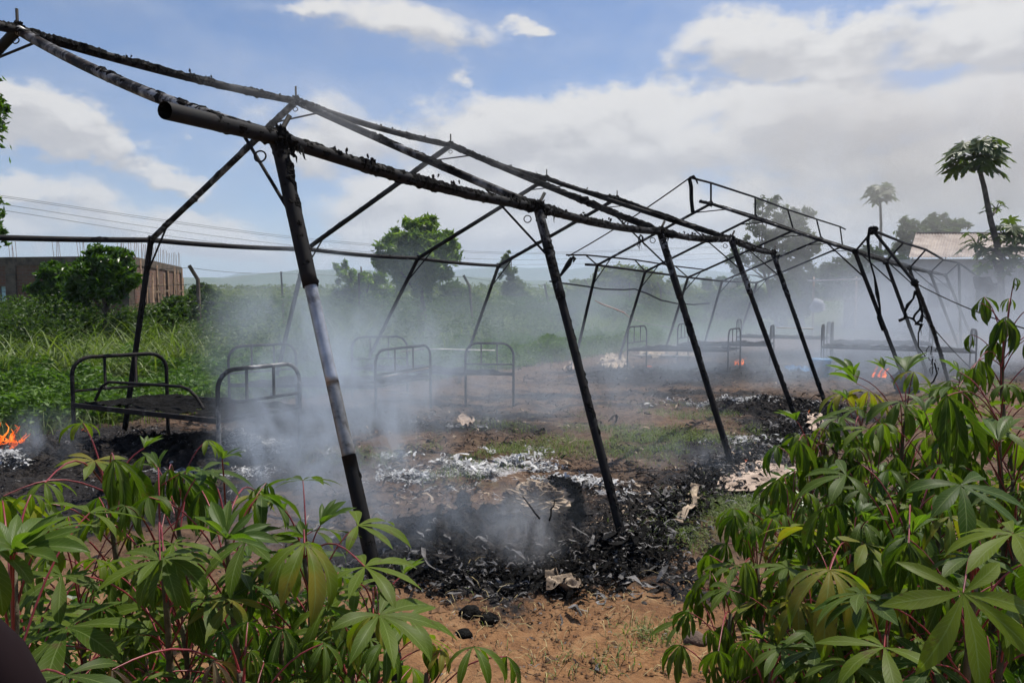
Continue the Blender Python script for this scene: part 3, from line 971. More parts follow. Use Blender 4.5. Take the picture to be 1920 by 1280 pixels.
def papaya(label, Y, base, trunk_px, top, nleaf, size, fruit=True, extra=()):
    b = P(*base, Y)
    b.z = float(ground_z(b.x, Y)[0])
    root = thing('papaya_tree', label, 'tree', b)
    pts = [b - Vector((0, 0, .1))] + [P(px, py, Y) for px, py in trunk_px]
    sm = []
    for i in range(len(pts) - 1):
        for j in range(5):
            sm.append(pts[i].lerp(pts[i + 1], j / 5))
    sm.append(pts[-1])
    n = len(sm)
    MB().tube(sm, [lerp(.12, .07, i / (n - 1)) * size for i in range(n)], 10, bump=.12, freq=4).build('trunk', M_PAPTRUNK, root)
    tops = [(P(*top, Y), nleaf, size)] + [(P(px, py, Y + .2), nl, sz) for px, py, nl, sz in extra]
    for (tp, nl, sz) in tops:
        if tp is not tops[0][0]:
            q = min(sm, key=lambda s_: (s_ - tp).length + (2 if s_.z > tp.z else 0))
            MB().tube([q, q.lerp(tp, .5) + Vector((0, 0, -.1)), tp], [.07, .05, .04], 6).build('limb', M_PAPTRUNK, root)
        for k in range(nl):
            az = k * 2.4 + random.uniform(-.3, .3)
            el = R(lerp(70, -25, (k / nl) ** .9)) + random.uniform(-.15, .15)
            pl = random.uniform(.55, .95) * sz
            d = Vector((math.cos(az) * math.cos(el), math.sin(az) * math.cos(el), math.sin(el)))
            c = tp + d * pl + Vector((0, 0, -.12 * pl))
            rot = Matrix.Rotation(az, 4, 'Z') @ Matrix.Rotation(R(random.uniform(10, 45)), 4, 'Y') @ Matrix.Rotation(random.uniform(-.4, .4), 4, 'X')
            M = Matrix.Translation(c) @ rot @ Matrix.Scale(random.uniform(.75, 1.15) * sz, 4)
            lf = new_obj('leaf', random.choice(PAPM), root, M)
            MB().tube([tp, tp.lerp(c, .5) + Vector((0, 0, .06)), c], [.02, .015, .01], 4).build('petiole', M_PAPLEAF, lf)
    if fruit:
        tp = tops[0][0]
        for k in range(9):
            az = k * 1.7
            c = tp + Vector((math.cos(az) * .14, math.sin(az) * .14, -.14 - .09 * (k % 4)))
            MB().tube([c + Vector((0, 0, .15 * f)) for f in (.8, .5, .1, -.4, -.8, -1.0)], [.02, .06, .095, .09, .05, .01], 8).build('fruit', M_PAPLEAF, root)


papaya('large papaya tree with leaning trunk beside the metal roof', 24, (1885, 560), [(1875, 480), (1858, 415), (1845, 350), (1834, 308)], (1831, 296), 40, .95,
       extra=[(1868, 392, 5, .5), (1885, 440, 16, .7), (1832, 458, 10, .6), (1912, 455, 14, .8), (1862, 488, 14, .7), (1900, 495, 14, .8)])
papaya('small distant papaya tree with straight bare trunk', 50, (1648, 560), [(1650, 480), (1652, 420), (1650, 372)], (1650, 366), 34, 1.05, fruit=False)

# ------------------------------------------------------------------ unfinished brick building
BY = 30.0
A0 = P(-420, 560, BY + 3)
A1 = P(246, 560, BY)
A2 = P(337, 560, 40.0)
zt = P(246, 480, BY).z
root = thing('unfinished_building', 'unfinished one storey brick building with rebar sticking out of its roof edge', 'building', (A1.x, A1.y, 0))


def wall_seg(a, b, z0, z1, th, name, m, parent, t0=0.0, t1=1.0, out=0.0):
    a, b = Vector((a.x, a.y, 0)), Vector((b.x, b.y, 0))
    t = (b - a)
    n = Vector((t.y, -t.x, 0)).normalized()
    p, q = a + t * t0 + n * out, a + t * t1 + n * out
    return MB().box((p + q) / 2 + Vector((0, 0, (z0 + z1) / 2)), ((q - p).length, th, z1 - z0), rot=math.atan2(t.y, t.x)).build(name, m, parent, smooth=False)


Lf = (Vector((A1.x, A1.y, 0)) - Vector((A0.x, A0.y, 0))).length


def tpx(px):
    # parameter along the front wall for a pixel column
    dx = (px - 960) / FPX
    return ((A0.x - dx * A0.y) / (dx * (A1.y - A0.y) - (A1.x - A0.x)))


w0, w1 = tpx(-62), tpx(17)
zs, zl = 1.0, 2.05
wf = wall_seg(A0, A1, -.1, zt - .35, .22, 'wall', M_BRICK, root, 0, w0)
wall_seg(A0, A1, -.1, zs, .22, 'wall', M_BRICK, root, w0, w1)
wall_seg(A0, A1, zl, zt - .35, .22, 'wall', M_BRICK, root, w0, w1)
wall_seg(A0, A1, -.1, zt - .35, .22, 'wall', M_BRICK, root, w1, 1)
wall_seg(A1, A2, -.1, zt - .35, .22, 'wall', M_BRICK, root, 0.02, 1)
wn = wall_seg(A0, A1, zs, zl, .04, 'window', M_OPENING, root, w0, w1, out=-.05)  # flat panel filling the opening, coloured like the bright view through it
for f in (.15, .33, .5, .66, .83):
    t_ = lerp(w0, w1, f)
    wall_seg(A0, A1, zs, zl, .06, 'mullion', M_CONC, wn, t_ - .0012, t_ + .0012, out=-.02)
wall_seg(A0, A1, zs - .08, zs, .36, 'sill', M_CONC, root, w0 - .005, w1 + .012, out=.04)
wall_seg(A0, A1, zt - .35, zt, .30, 'ring_beam', M_CONC, root, 0, 1.0)
wall_seg(A1, A2, zt - .35, zt - .02, .30, 'ring_beam', M_CONC, root, 0.02, 1)
B1 = A2 + (A0 - A1)
wall_seg(B1, A2, -.1, zt - .1, .22, 'rear_wall', M_BRICK, root, 0, 1)
for px in (-200, 30, 118):
    t_ = tpx(px)
    wall_seg(A0, A1, 0, zt - .352, .26, 'column', M_CONC, root, t_ - .013, t_ + .013, out=.05)
wall_seg(A0, A1, 0, zt - .352, .34, 'column', M_CONC, root, .982, 1.004, out=.05)
for k, f in enumerate((.22, .42, .62, .8, .985)):
    wall_seg(A1, A2, 0, zt - .352, .30, 'column', M_CONC, root, f - .012, f + .012, out=.05)
    p = A1.lerp(A2, f)
# timber formwork on the right face
tt = (A2 - A1)
tt.z = 0
nn = Vector((tt.y, -tt.x, 0)).normalized()
for k in range(13):
    f = (k + .6) / 13.4
    p = Vector((A1.x, A1.y, 0)) + tt * f + nn * (.28 + .05 * (k % 3))
    MB().tube([p + Vector((0, 0, 0)), p + Vector((0, 0, zt * random.uniform(.8, 1.0) - .1)) + nn * random.uniform(-.05, .1)], .035, 6).build('timber_prop', M_WOOD, root)
for k in range(7):
    z = random.uniform(.9, 2.8)
    f = random.uniform(.05, .8)
    p = Vector((A1.x, A1.y, z)) + tt * f + nn * .38
    MB().beam(p, p + tt * random.uniform(.07, .2) + Vector((0, 0, random.uniform(-.1, .1))), .03, .09).build('timber_rail', M_WOOD, root, smooth=False)
for px, on in ((30, 0), (112, 0), (158, 0), (232, 0), (252, 0), (-120, 0)):
    t_ = tpx(px)
    a = Vector((A0.x, A0.y, 0)).lerp(Vector((A1.x, A1.y, 0)), t_)
    for j in range(4):
        q = a + Vector(((j % 2) * .18 - .09, (j // 2) * .16 - .08, 0))
        h_ = random.uniform(.6, .8)
        MB().tube([q + Vector((0, 0, zt - .1)), q + Vector((random.uniform(-.08, .08), 0, zt + h_))], .011, 4).build('rebar', M_REBAR, root)
for f in (.2, .3, .45, .62, .8, .97):
    a = Vector((A1.x, A1.y, 0)) + tt * f
    for j in range(4):
        q = a + Vector(((j % 2) * .18 - .09, (j // 2) * .2 - .1, 0))
        MB().tube([q + Vector((0, 0, zt - .1)), q + Vector((random.uniform(-.05, .05), 0, zt + random.uniform(.6, .8)))], .012, 4).build('rebar', M_REBAR, root)

# ------------------------------------------------------------------ pale house with corrugated roof on the right
HY = 31.0
r0 = thing('pale_house', 'long pale house with a rusty corrugated metal roof', 'house', P(1850, 600, HY))
e0, e1 = P(1704, 482, HY), P(2250, 482, HY)
t0, t1 = P(1718, 432, HY + 3.4), P(2250, 432, HY + 3.4)
t0.z = t1.z = e0.z + 1.35
ncor = 150
for s in range(6):
    V, F = [], []
    a, b = s / 6, (s + 1) / 6
    m_ = 96
    for i in range(m_ + 1):
        f = lerp(a, b, i / m_) + .0006 * s
        off = Vector((0, 0, .018 * math.cos(i / m_ * math.pi * 2 * (m_ / 6)) + (.012 if s % 2 else 0)))
        p, q = e0.lerp(e1, f) + off, t0.lerp(t1, f) + off
        V += [p, q]
    F = [(2 * i, 2 * i + 2, 2 * i + 3, 2 * i + 1) for i in range(m_)]
    rs = MB().add(V, F).build('roof_sheet', M_ROOF, r0, smooth=False)
    md = rs.modifiers.new('thick', 'SOLIDIFY')
    md.thickness = .012
MB().beam(t0, t1, .25, .05).build('ridge_cap', M_ROOF, r0, smooth=False)
wl = e0 + Vector((.35, .35, 0))
wr = e1 + Vector((0, .35, 0))
MB().box(((wl.x + wr.x) / 2, wl.y + .1, (e0.z - .06) / 2), (wr.x - wl.x, .2, e0.z - .06)).build('wall', M_PALEWALL, r0, smooth=False)
MB().box((wl.x + .1, wl.y + 3.3, (e0.z - .06) / 2), (.2, 6.1, e0.z - .06)).build('wall', M_PALEWALL, r0, smooth=False)
for k, wxp in enumerate((1760, 1850)):
    c = P(wxp, 545, wl.y)
    wd = MB().box((c.x, wl.y - .02, 1.7), (.95, .06, 1.0)).build('window', M_DARKIN, r0, smooth=False)
    MB().box((c.x, wl.y - .07, 1.17), (1.1, .12, .06)).build('sill', M_CONC, wd, smooth=False)

# small open shelter with a pale beam
sh = thing('shelter', 'low open shelter with one long pale beam in the smoke', 'shelter', P(1560, 600, 26))
MB().beam(P(1514, 526, 26), P(1612, 523, 26.4), .12, .07).build('beam', M_PALEBAR, sh, smooth=False)
for px in (1526, 1606):
    a = P(px, 526, 26.2)
    MB().tube([Vector((a.x, a.y, 0)), a], .035, 6).build('post', M_WOOD, sh)
MB().beam(P(1526, 562, 26.1), P(1606, 561, 26.1), .04, .04).build('rail', M_WOOD, sh, smooth=False)
MB().beam(P(1526, 527, 26.3), P(1526, 520, 28.3), .05, .05).beam(P(1606, 525, 26.3), P(1606, 519, 28.3), .05, .05).build('rafters', M_WOOD, sh, smooth=False)
ba = thing('sack', 'pale slumped sack leaning against the shelter post', 'sack', P(1536, 590, 25.6))
MB().tube([P(1534, 584, 25.6), P(1532, 574, 25.6), P(1531, 566, 25.6), P(1528, 560, 25.6)], [.22, .26, .2, .05], 10, bump=.4, freq=3).build('bag', M_FLAKE, ba)

# pale boulder-like tarp on the mound of rubble beyond the far tent
tp = thing('tarpaulin', 'pale tarpaulin lying on top of the dark earth heap', 'tarpaulin', P(1368, 540, 38))
MB().tube([P(1352, 537, 38), P(1358, 535, 38), P(1366, 534, 38), P(1374, 534, 38), P(1381, 536, 38)], [.04, .2, .26, .22, .04], 10, bump=.5, freq=2).build('sheet', M_PALEBAR, tp)
mb = [(P(px, py, 39), rx * 39 / FPX, rz * 39 / FPX) for px, py, rx, rz in [(1345, 560, 34, 18), (1390, 556, 44, 20), (1440, 562, 40, 20), (1420, 585, 60, 24), (1350, 585, 40, 20)]]
Vc, Fc, rc = crown(mb, 6500, .26, droop=.1, aspect=.5)
tag(new_obj('thicket', np_mesh('thicket', Vc, Fc, M_BUSH, attr={'rnd': rc}, smooth=False)), 'dark bushes in the smoke with a pale tarpaulin on top', 'thicket')
# low shrubs scattered over the field
SHRUB_LABELS = iter(['low shrub just right of the brick building corner', 'low shrub between the bent fence post and the thin straight post', 'low shrub in front of the distant hills left of the near leg', 'low shrub in the smoke left of the hazy lower tree', 'low shrub under the window opening of the brick building', 'low shrub between the two dark trees by the brick building', 'low shrub beneath the small dense tree by the building', 'low shrub between the rounded shrub and the bent post', 'low shrub at the foot of the slender conical tree', 'low shrub left of the sagging burnt cable', 'low shrub beneath the green mound, behind the pink tape', 'low shrub right of the green mound behind the near legs', 'low shrub at the very left edge of the field'])
for px, py, Yd, sx, sz_ in [(305, 592, 19, 46, 34), (430, 590, 23, 40, 26), (500, 585, 26, 36, 20), (590, 580, 30, 40, 18), (40, 610, 18, 44, 30), (130, 612, 19, 56, 38), (250, 612, 18, 50, 34), (900, 575, 34, 36, 16), (990, 580, 30, 40, 18), (1060, 590, 26, 26, 20), (1160, 585, 30, 34, 18), (1300, 590, 34, 30, 18), (-20, 590, 20, 40, 40)]:
    c_ = P(px, py, Yd)
    rt = thing('shrub', next(SHRUB_LABELS), 'shrub', (c_.x, Yd, float(ground_z(c_.x, Yd)[0])), 'low shrubs in the field')
    bl_ = [(P(px + random.uniform(-.6, .6) * sx, py + random.uniform(-.5, .6) * sz_, Yd + random.uniform(-.4, .4)), sx * random.uniform(.4, .75) * Yd / FPX, sz_ * random.uniform(.5, .9) * Yd / FPX) for _ in range(5)]
    Vc, Fc, rc = crown(bl_, 2200, .13 + .003 * Yd, droop=.25, aspect=.4)
    new_obj('foliage', np_mesh('foliage', Vc, Fc, random.choice([M_BUSH, M_BUSH, M_GRASS]), attr={'rnd': rc}, smooth=False), rt)
    for _ in range(4):
        q_ = bl_[_][0]
        MB().tube([(c_.x, Yd, -.05), ((c_.x + q_.x) / 2 + .1, (Yd + q_.y) / 2, q_.z * .6), q_], [.03, .02, .008], 5).build('stem', M_BARK, rt)


# ------------------------------------------------------------------ fence posts, barbed wire and power lines
def post(label, Y, pts, r=.035, m=None):
    top = P(*pts[0], Y)
    bot = P(*pts[-1], Y)
    b = Vector((bot.x, Y, float(ground_z(bot.x, Y)[0])))
    o = MB().tube([P(*q, Y) for q in pts] + [b - Vector((0, 0, .1))], r, 8, bump=.15, freq=4).build('fence_post', m or M_CONC)
    return tag(o, label, 'post', 'fence posts along the field')


FP = [('fence post with bent top right of the brick building', 18, [(355, 498), (371, 524), (374, 600)], .05),
      ('thin straight fence post left of the hazy lower tree', 22, [(527, 509), (531, 580)], .03),
      ('fence post with bent top right of the mango tree', 25, [(869, 516), (880, 536), (886, 606)], .045),
      ('leaning reddish fence post under the conical tree', 27, [(1021, 532), (1034, 600)], .04),
      ('dark post in front of the mango tree left side', 26, [(673, 512), (674, 600)], .035),
      ('bent fence post at the foot of the green mound', 30, [(1096, 524), (1106, 542), (1106, 590)], .04),
      ('thin upright fence post in front of the green mound', 33, [(1180, 530), (1182, 590)], .035),
      ('bent fence post right of the green mound', 35, [(1232, 528), (1239, 543), (1240, 600)], .04)]
tops = []
for lab, Yp, pts, r_ in FP:
    post(lab, Yp, pts, r_)
    if 'dark' not in lab:
        tops.append((Yp, pts))
for s in range(3):
    mbw = MB()
    for (Ya, pa), (Yb, pb) in zip(tops[:-1], tops[1:]):
        ia = min(s, len(pa) - 1)
        za, zb = (P(*pa[0], Ya), P(*pb[0], Yb))
        za = za - Vector((0, 0, .05 + s * .42))
        zb = zb - Vector((0, 0, .05 + s * .42))
        mbw.tube(line_pts(za, zb, 10, sag=.06), .0055, 4, cap=False)
    a = P(*tops[0][1][0], tops[0][0]) - Vector((0, 0, .05 + s * .42))
    mbw.tube(line_pts(a, a + Vector((-14, 1, 0)), 8, sag=.2), .005, 4, cap=False)
    tag(mbw.build('barbed_wire', M_WIRE), ('top', 'middle', 'lowest')[s] + ' strand of barbed wire strung along the fence posts', 'wire', 'barbed wire strands')
for s, (dy, lab) in enumerate([(0, 'uppermost power line sagging across the sky'), (13, 'second power line just under the uppermost one'), (24, 'third power line low over the field'), (-3, 'power line crossing closest to the top one')]):
    k_ = [(-200, 340 + dy, 45), (20, 372 + dy, 55), (300, 415 + dy * 1.1, 66), (560, 450 + dy, 76), (850, 473 + dy * .9, 88), (1010, 478 + dy * .8, 100), (1340, 464 + dy * .9, 120), (1700, 452 + dy * .6, 150)]
    pts = [P(*q) for q in k_]
    sm = []
    for i in range(len(pts) - 1):
        sm += [pts[i].lerp(pts[i + 1], j / 6) for j in range(6)]
    # smooth the corners
    for _ in range(6):
        sm = [sm[0]] + [(sm[i - 1] + sm[i] * 2 + sm[i + 1]) / 4 for i in range(1, len(sm) - 1)] + [sm[-1]]
    tag(MB().tube(sm, .016, 4, cap=False).build('power_line', M_WIRE), lab, 'power line', 'power lines')


# ------------------------------------------------------------------ tent frames
def crust_tube(pts, r, amp, dens=0.012, seg=10, seed=0.0, cover=0.0, topbias=.25):
    """patchy charred fabric fused to a pole: a lumpy skin that only breaks the surface in places"""
    a = [Vector(p) for p in pts]
    L = sum((a[i + 1] - a[i]).length for i in range(len(a) - 1))
    n = max(6, int(L / dens))
    sm = []
    acc = [0]
    for i in range(len(a) - 1):
        acc.append(acc[-1] + (a[i + 1] - a[i]).length)
    V = []
    for i in range(n + 1):
        s = L * i / n
        k_ = 0
        while k_ < len(a) - 2 and acc[k_ + 1] < s:
            k_ += 1
        p = a[k_].lerp(a[k_ + 1], (s - acc[k_]) / max(1e-6, acc[k_ + 1] - acc[k_]))
        t = (a[k_ + 1] - a[k_]).normalized()
        up = Vector((0, 0, 1)) if abs(t.z) < .93 else Vector((1, 0, 0))
        x_ = t.cross(up).normalized()
        y_ = x_.cross(t).normalized()
        for j in range(seg):
            th = 2 * math.pi * j / seg
            big = mnoise.noise(Vector((s * 2.6, seed, math.cos(th) * .5)))
            mid_ = mnoise.noise(Vector((s * 17, seed + math.cos(th) * 1.1, math.sin(th) * 1.1)))
            fin = mnoise.noise(Vector((s * 60, seed + math.cos(th) * 2.3, math.sin(th) * 2.3)))
            k2 = big * .9 + cover + topbias * math.sin(th) + mid_ * .7
            rr = r * (0.93 + amp * .52 * max(0, k2) * (1 + .9 * fin) + (.14 * fin if k2 > .05 else 0))
            V.append(p + (x_ * math.cos(th) + y_ * math.sin(th)) * rr)
    F = []
    for i in range(n):
        for j in range(seg):
            q = (j + 1) % seg
            F.append((i * seg + j, i * seg + q, (i + 1) * seg + q, (i + 1) * seg + j))
    return V, F


CN = [0]


def pole(name, a, b, r, m, parent, sag=0.0, crust=0.0, cover=0.0, n=14, dens=.012, label=None, amp=1.0, wob=0.0):
    CN[0] += 1
    pts = line_pts(a, b, n, sag=sag, wob=wob, seed=CN[0] * 1.3)
    o = MB().tube(pts, r, 12, bump=.03, freq=9).build(name, m, parent)
    if label:
        o['label'] = label
    if crust > 0:
        V, F = crust_tube(pts, r, crust, dens=dens, seed=CN[0] * 3.1, cover=cover)
        MB().add(V, F).build('charred_crust', M_CHAR, o, smooth=False)
    return o


def ring(c, r, parent, wire=.004):
    pts = []
    for i in range(15):
        t = i / 14 * 2 * math.pi
        pts.append(Vector(c) + Vector((math.cos(t) * r, .3 * math.sin(t) * r, math.sin(t) * r)))
    MB().tube(pts, wire, 5, cap=False).build('ring', M_DARKMETAL, parent)


def drips(c, n, L, parent, spread=.06, name='charred_shred'):
    m = MB()
    for k in range(n):
        p = Vector(c) + Vector((random.uniform(-1, 1), random.uniform(-1, 1), random.uniform(-.2, .3))) * spread
        pts = [p]
        for j in range(5):
            p = p + Vector((random.uniform(-.35, .35), random.uniform(-.35, .35), random.uniform(-1, .15))) * L / 5
            pts.append(p.copy())
        m.tube(pts, [.008, .012, .007, .009, .005, .002], 5, bump=.6, freq=30, flat=.5)
    m.build(name, M_CHAR, parent, smooth=False)['kind'] = 'stuff'


def knob(c, r, parent, seed=0.0, name='charred_lump'):
    """lump of melted fabric round a joint"""
    V, F = [], []
    n1_, n2_ = 14, 18
    for i in range(n1_ + 1):
        ph = math.pi * i / n1_
        for j in range(n2_):
            th = 2 * math.pi * j / n2_
            d = Vector((math.sin(ph) * math.cos(th), math.sin(ph) * math.sin(th), math.cos(ph)))
            rr = r * (1 + .55 * mnoise.noise(d * 2.2 + Vector((seed, 0, 0))) + .4 * mnoise.noise(d * 6 + Vector((seed, 3, 0))))
            V.append(Vector(c) + d * rr)
    for i in range(n1_):
        for j in range(n2_):
            k_ = (j + 1) % n2_
            F.append((i * n2_ + j, i * n2_ + k_, (i + 1) * n2_ + k_, (i + 1) * n2_ + j))
    MB().add(V, F).build(name, M_CHAR, parent, smooth=False)


DZ = 1.824
Zf = [(1.73 + i) * DZ for i in range(5)]      # depth of the near eave joints
Zr = [(2.53 + i) * DZ for i in range(5)]      # ridge
Zb = [(3.26 + i) * DZ for i in range(5)]      # far eave
front = [P(520, 258, Zf[0]), P(1008, 388, Zf[1]), P(1237, 434, Zf[2]), P(1370, 448, Zf[3]), P(1449, 474, Zf[4])]
ridge = [P(33, 56, Zr[0]), P(555, 190, Zr[1]), P(845, 273, Zr[2]), P(1025, 335, Zr[3]), P(1157, 372, Zr[4])]
back = [P(-330, 432, Zb[0]), P(283, 450, Zb[1]), P(575, 467, Zb[2]), P(784, 484, Zb[3]), P(935, 498, Zb[4])]


def foot(px, py, zg=0.0):
    p = G(px, py)
    p.z = zg - .03
    return p


ffeet = [foot(757, 1300), foot(1175, 1028), foot(1377, 880), foot(1499, 800), foot(1552, 766)]
bfeet = [foot(-480, 840), foot(233, 806), foot(508, 745), foot(668, 715), foot(866, 690)]

T1 = thing('tent_frame', 'large charred ridge tent frame in the foreground with all fabric burnt off', 'tent frame', (ffeet[1].x, ffeet[1].y, 0))
RP = .030
for i in range(4):
    pole('ridge_pole', ridge[i], ridge[i + 1], RP, M_DARKMETAL, T1, sag=.03, crust=.95, cover=.1, dens=.012 if i < 2 else .02)
    pole('eave_pole', front[i], front[i + 1], RP * 1.02, M_DARKMETAL if i != 2 else M_MIDMETAL, T1, sag=.035, crust=.9, cover=(.38 if i == 0 else .2), dens=.009 if i < 2 else .016)
    pole('eave_pole', back[i], back[i + 1], RP * .95, M_DARKMETAL, T1, sag=.02, crust=.5, cover=-.25, dens=.025)
# stub of the near eave pole poking past the first joint, an open pipe end
stub = P(309, 207, Zf[0] - .62)
pts = line_pts(stub, front[0], 12)
so = MB().tube(pts, RP * 1.06, 14, cap=False).build('eave_pole', M_DARKMETAL, T1)
so['label'] = 'open pipe end sticking out past the first joint'
V, F = crust_tube(pts[4:], RP * 1.04, .9, dens=.009, seed=77, cover=.38)
MB().add(V, F).build('charred_crust', M_CHAR, so, smooth=False)
dd = (pts[1] - pts[0]).normalized()
MB().tube([pts[0] + dd * .002, pts[0] + dd * .3], RP * .92, 14, cap=False).build('pipe_bore', M_CHAR, so)
pole('ridge_pole', P(-90, 30, Zr[0] - .45), ridge[0], RP, M_DARKMETAL, T1, crust=.9, cover=.2)
# rafters: near side bare, far side charred
lab = [('rafter burnt back to bare shiny metal', M_RAFTER, .55, -.25), (None, M_MIDMETAL, .95, .0), (None, M_DARKMETAL, 1.1, .22), (None, M_DARKMETAL, 1.0, .15), (None, M_DARKMETAL, .8, .1)]
for i in range(5):
    l_, m_, c_, cv = lab[i]
    pole('rafter', ridge[i], front[i], RP * (1.0 if i else 1.05), m_, T1, crust=c_, cover=cv, sag=.05 if i == 0 else .01, dens=.010 if i < 2 else .016, label=l_)
    pole('rafter', ridge[i], back[i], RP, M_DARKMETAL if i != 1 else M_MIDMETAL, T1, crust=.8, cover=-.02 if i < 3 else -.3, dens=.016)
# far-side legs
for i in range(5):
    pole('leg', back[i], bfeet[i], RP * 1.0, M_DARKMETAL, T1, crust=.55, cover=-.15, dens=.025)
# near legs: upper sleeve, lower tube
for i in range(5):
    a, b = front[i], ffeet[i]
    if i == 0:
        lg = pole('leg', a.lerp(b, .27), a.lerp(b, .47), RP * .90, M_BAREMETAL, T1, label='bare silvery leg blackened at top and foot')
        pole('leg_middle', a.lerp(b, .465), a.lerp(b, .60), RP * .91, M_MOTTLE, lg)
        pole('leg_foot', a.lerp(b, .595), b, RP * .98, M_DARKMETAL, lg, crust=.25, cover=-.1, dens=.009)
    else:
        lg = pole('leg', a.lerp(b, .27), b, RP * .95, M_DARKMETAL, T1, crust=.7, cover=-.05, dens=.014)
    pole('leg_sleeve', a, a.lerp(b, .29), RP * 1.12, M_DARKMETAL if i == 0 else M_MIDMETAL, lg, crust=.75 if i == 0 else .4, cover=.12, dens=.007)
# knee braces, lumps, stubs, rings at joints
for i in range(5):
    a, b = front[i], ffeet[i]
    raf = (back[i] - ridge[i]).normalized()
    into = (ridge[i] - front[i])
    pole('knee_brace', a.lerp(ridge[i], .2) if i else a + (ridge[i] - a) * .12, a.lerp(b, .17), .008, M_DARKMETAL, T1)
    pole('knee_brace', back[i].lerp(ridge[i], .14), back[i].lerp(bfeet[i], .18), .010, M_DARKMETAL, T1)
    pole('collar_tie', ridge[i].lerp(front[i], .13), ridge[i].lerp(back[i], .13), .008, M_DARKMETAL, T1)
    MB().tube([ridge[i], ridge[i] + Vector((0, 0, .13))], .009, 6).build('spigot', M_DARKMETAL, T1)
    MB().tube([a, a + Vector((.05, .02, .10))], .012, 6).build('spigot', M_DARKMETAL, T1)
    knob(ridge[i] + Vector((0, 0, .01)), .038, T1, i)
    knob(a + Vector((.01, 0, .0)), .044, T1, i + 9)
    knob(back[i], .042, T1, i + 20)
    drips(a + Vector((.05, 0, -.03)), 9, .13, T1)
    drips(ridge[i], 5, .07, T1)
    ring(a + Vector((-.07, -.02, -.085)), .025, T1)
    ring(ridge[i] + Vector((.0, -.02, -.075)), .02, T1)
for i in range(1, 5):
    knob(ffeet[i] + Vector((0, 0, .04)), .07, T1, i + 31)
# shreds of fabric hanging from the long poles
for i in range(4):
    for t_ in (.12, .3, .47, .62, .8, .92):
        drips(ridge[i].lerp(ridge[i + 1], t_ + random.uniform(-.06, .06)) + Vector((0, 0, .01)), 4, .05, T1, .05)
        drips(front[i].lerp(front[i + 1], t_ + random.uniform(-.06, .06)) + Vector((0, 0, .02)), 4, .05, T1, .05)
drips(front[2] + Vector((-.18, 0, -.03)), 4, .3, T1, .02)

# ---- far tent frame
Z2 = 1.70
f2 = [P(1603, 472, 6.6 * Z2), P(1661, 491, 7.6 * Z2), P(1705, 503, 8.6 * Z2), P(1744, 511, 9.6 * Z2), P(1773, 516, 10.6 * Z2)]
r2 = [P(1333, 382, 7.66 * Z2), P(1416, 406, 8.66 * Z2), P(1488, 432, 9.66 * Z2), P(1540, 448, 10.66 * Z2), P(1580, 462, 11.66 * Z2)]
b2 = [P(1120, 497, 8.8 * Z2), P(1210, 509, 9.8 * Z2), P(1290, 520, 10.8 * Z2), P(1354, 527, 11.8 * Z2), P(1419, 530, 12.8 * Z2)]
ff2 = [foot(1706, 735), foot(1742, 708), foot(1773, 688), foot(1806, 672), foot(1838, 668)]
bf2 = [foot(1076, 684), foot(1160, 672), foot(1245, 662), foot(1318, 652), foot(1380, 648)]
T2 = thing('tent_frame', 'second burnt tent frame farther off in the smoke with a fly frame above it', 'tent frame', (ff2[0].x, ff2[0].y, 0))
for i in range(4):
    pole('ridge_pole', r2[i], r2[i + 1], .026, M_DARKMETAL, T2, crust=.8, cover=.1, dens=.035)
    pole('eave_pole', f2[i], f2[i + 1], .026, M_DARKMETAL, T2, crust=.7, cover=.1, dens=.035)
    pole('eave_pole', b2[i], b2[i + 1], .026, M_DARKMETAL, T2)
pole('ridge_pole', P(1313, 378, 7.66 * Z2 - .3), r2[0], .028, M_DARKMETAL, T2, crust=.8, cover=.1, dens=.035)
pole('eave_pole', P(1098, 496, 8.8 * Z2 - .3), b2[0], .026, M_DARKMETAL, T2)
for i in range(5):
    pole('rafter', r2[i], f2[i], .026, M_MIDMETAL if i == 0 else M_DARKMETAL, T2, crust=.4, cover=-.2, dens=.04)
    pole('rafter', r2[i], b2[i], .026, M_MIDMETAL if i in (0, 3) else M_DARKMETAL, T2)
    pole('leg', f2[i], ff2[i], .031, M_DARKMETAL, T2, crust=.5, cover=.0, dens=.035)
    pole('leg', b2[i], bf2[i], .032, M_DARKMETAL, T2, crust=.4, cover=0, dens=.05)
    pole('knee_brace', f2[i].lerp(r2[i], .18), f2[i].lerp(ff2[i], .18), .012, M_DARKMETAL, T2)
    pole('knee_brace', b2[i].lerp(r2[i], .14), b2[i].lerp(bf2[i], .18), .012, M_DARKMETAL, T2)
    pole('collar_tie', r2[i].lerp(f2[i], .13), r2[i].lerp(b2[i], .13), .01, M_DARKMETAL, T2)
    knob(r2[i], .045, T2, i + 40)
    knob(f2[i], .045, T2, i + 50)
    knob(b2[i], .035, T2, i + 60)
    knob(ff2[i] + Vector((0, 0, .05)), .12, T2, i + 70)
# melted cloth slumped at the foot of the first leg
V, F = crust_tube([ff2[0].lerp(f2[0], .14), ff2[0].lerp(f2[0], .07), ff2[0]], .13, 1.2, dens=.03, seg=14, seed=9, cover=.5)
MB().add(V, F).build('melted_cloth', M_CHAR, T2, smooth=False)
# fly frame over the ridge
ft = [P(1333, 343, 7.66 * Z2), P(1416, 370, 8.66 * Z2), P(1477, 393, 9.66 * Z2), P(1531, 411, 10.66 * Z2), P(1575, 425, 11.66 * Z2)]
end0 = P(1294, 333, 7.66 * Z2 - .7)
end1 = P(1585, 430, 11.66 * Z2 + .4)
seq = [end0] + ft + [end1]
for i in range(len(seq) - 1):
    pole('fly_pole', seq[i], seq[i + 1], .020, M_DARKMETAL, T2, n=6)
for i in range(5):
    pole('fly_upright', r2[i], ft[i], .018, M_DARKMETAL, T2, n=5)
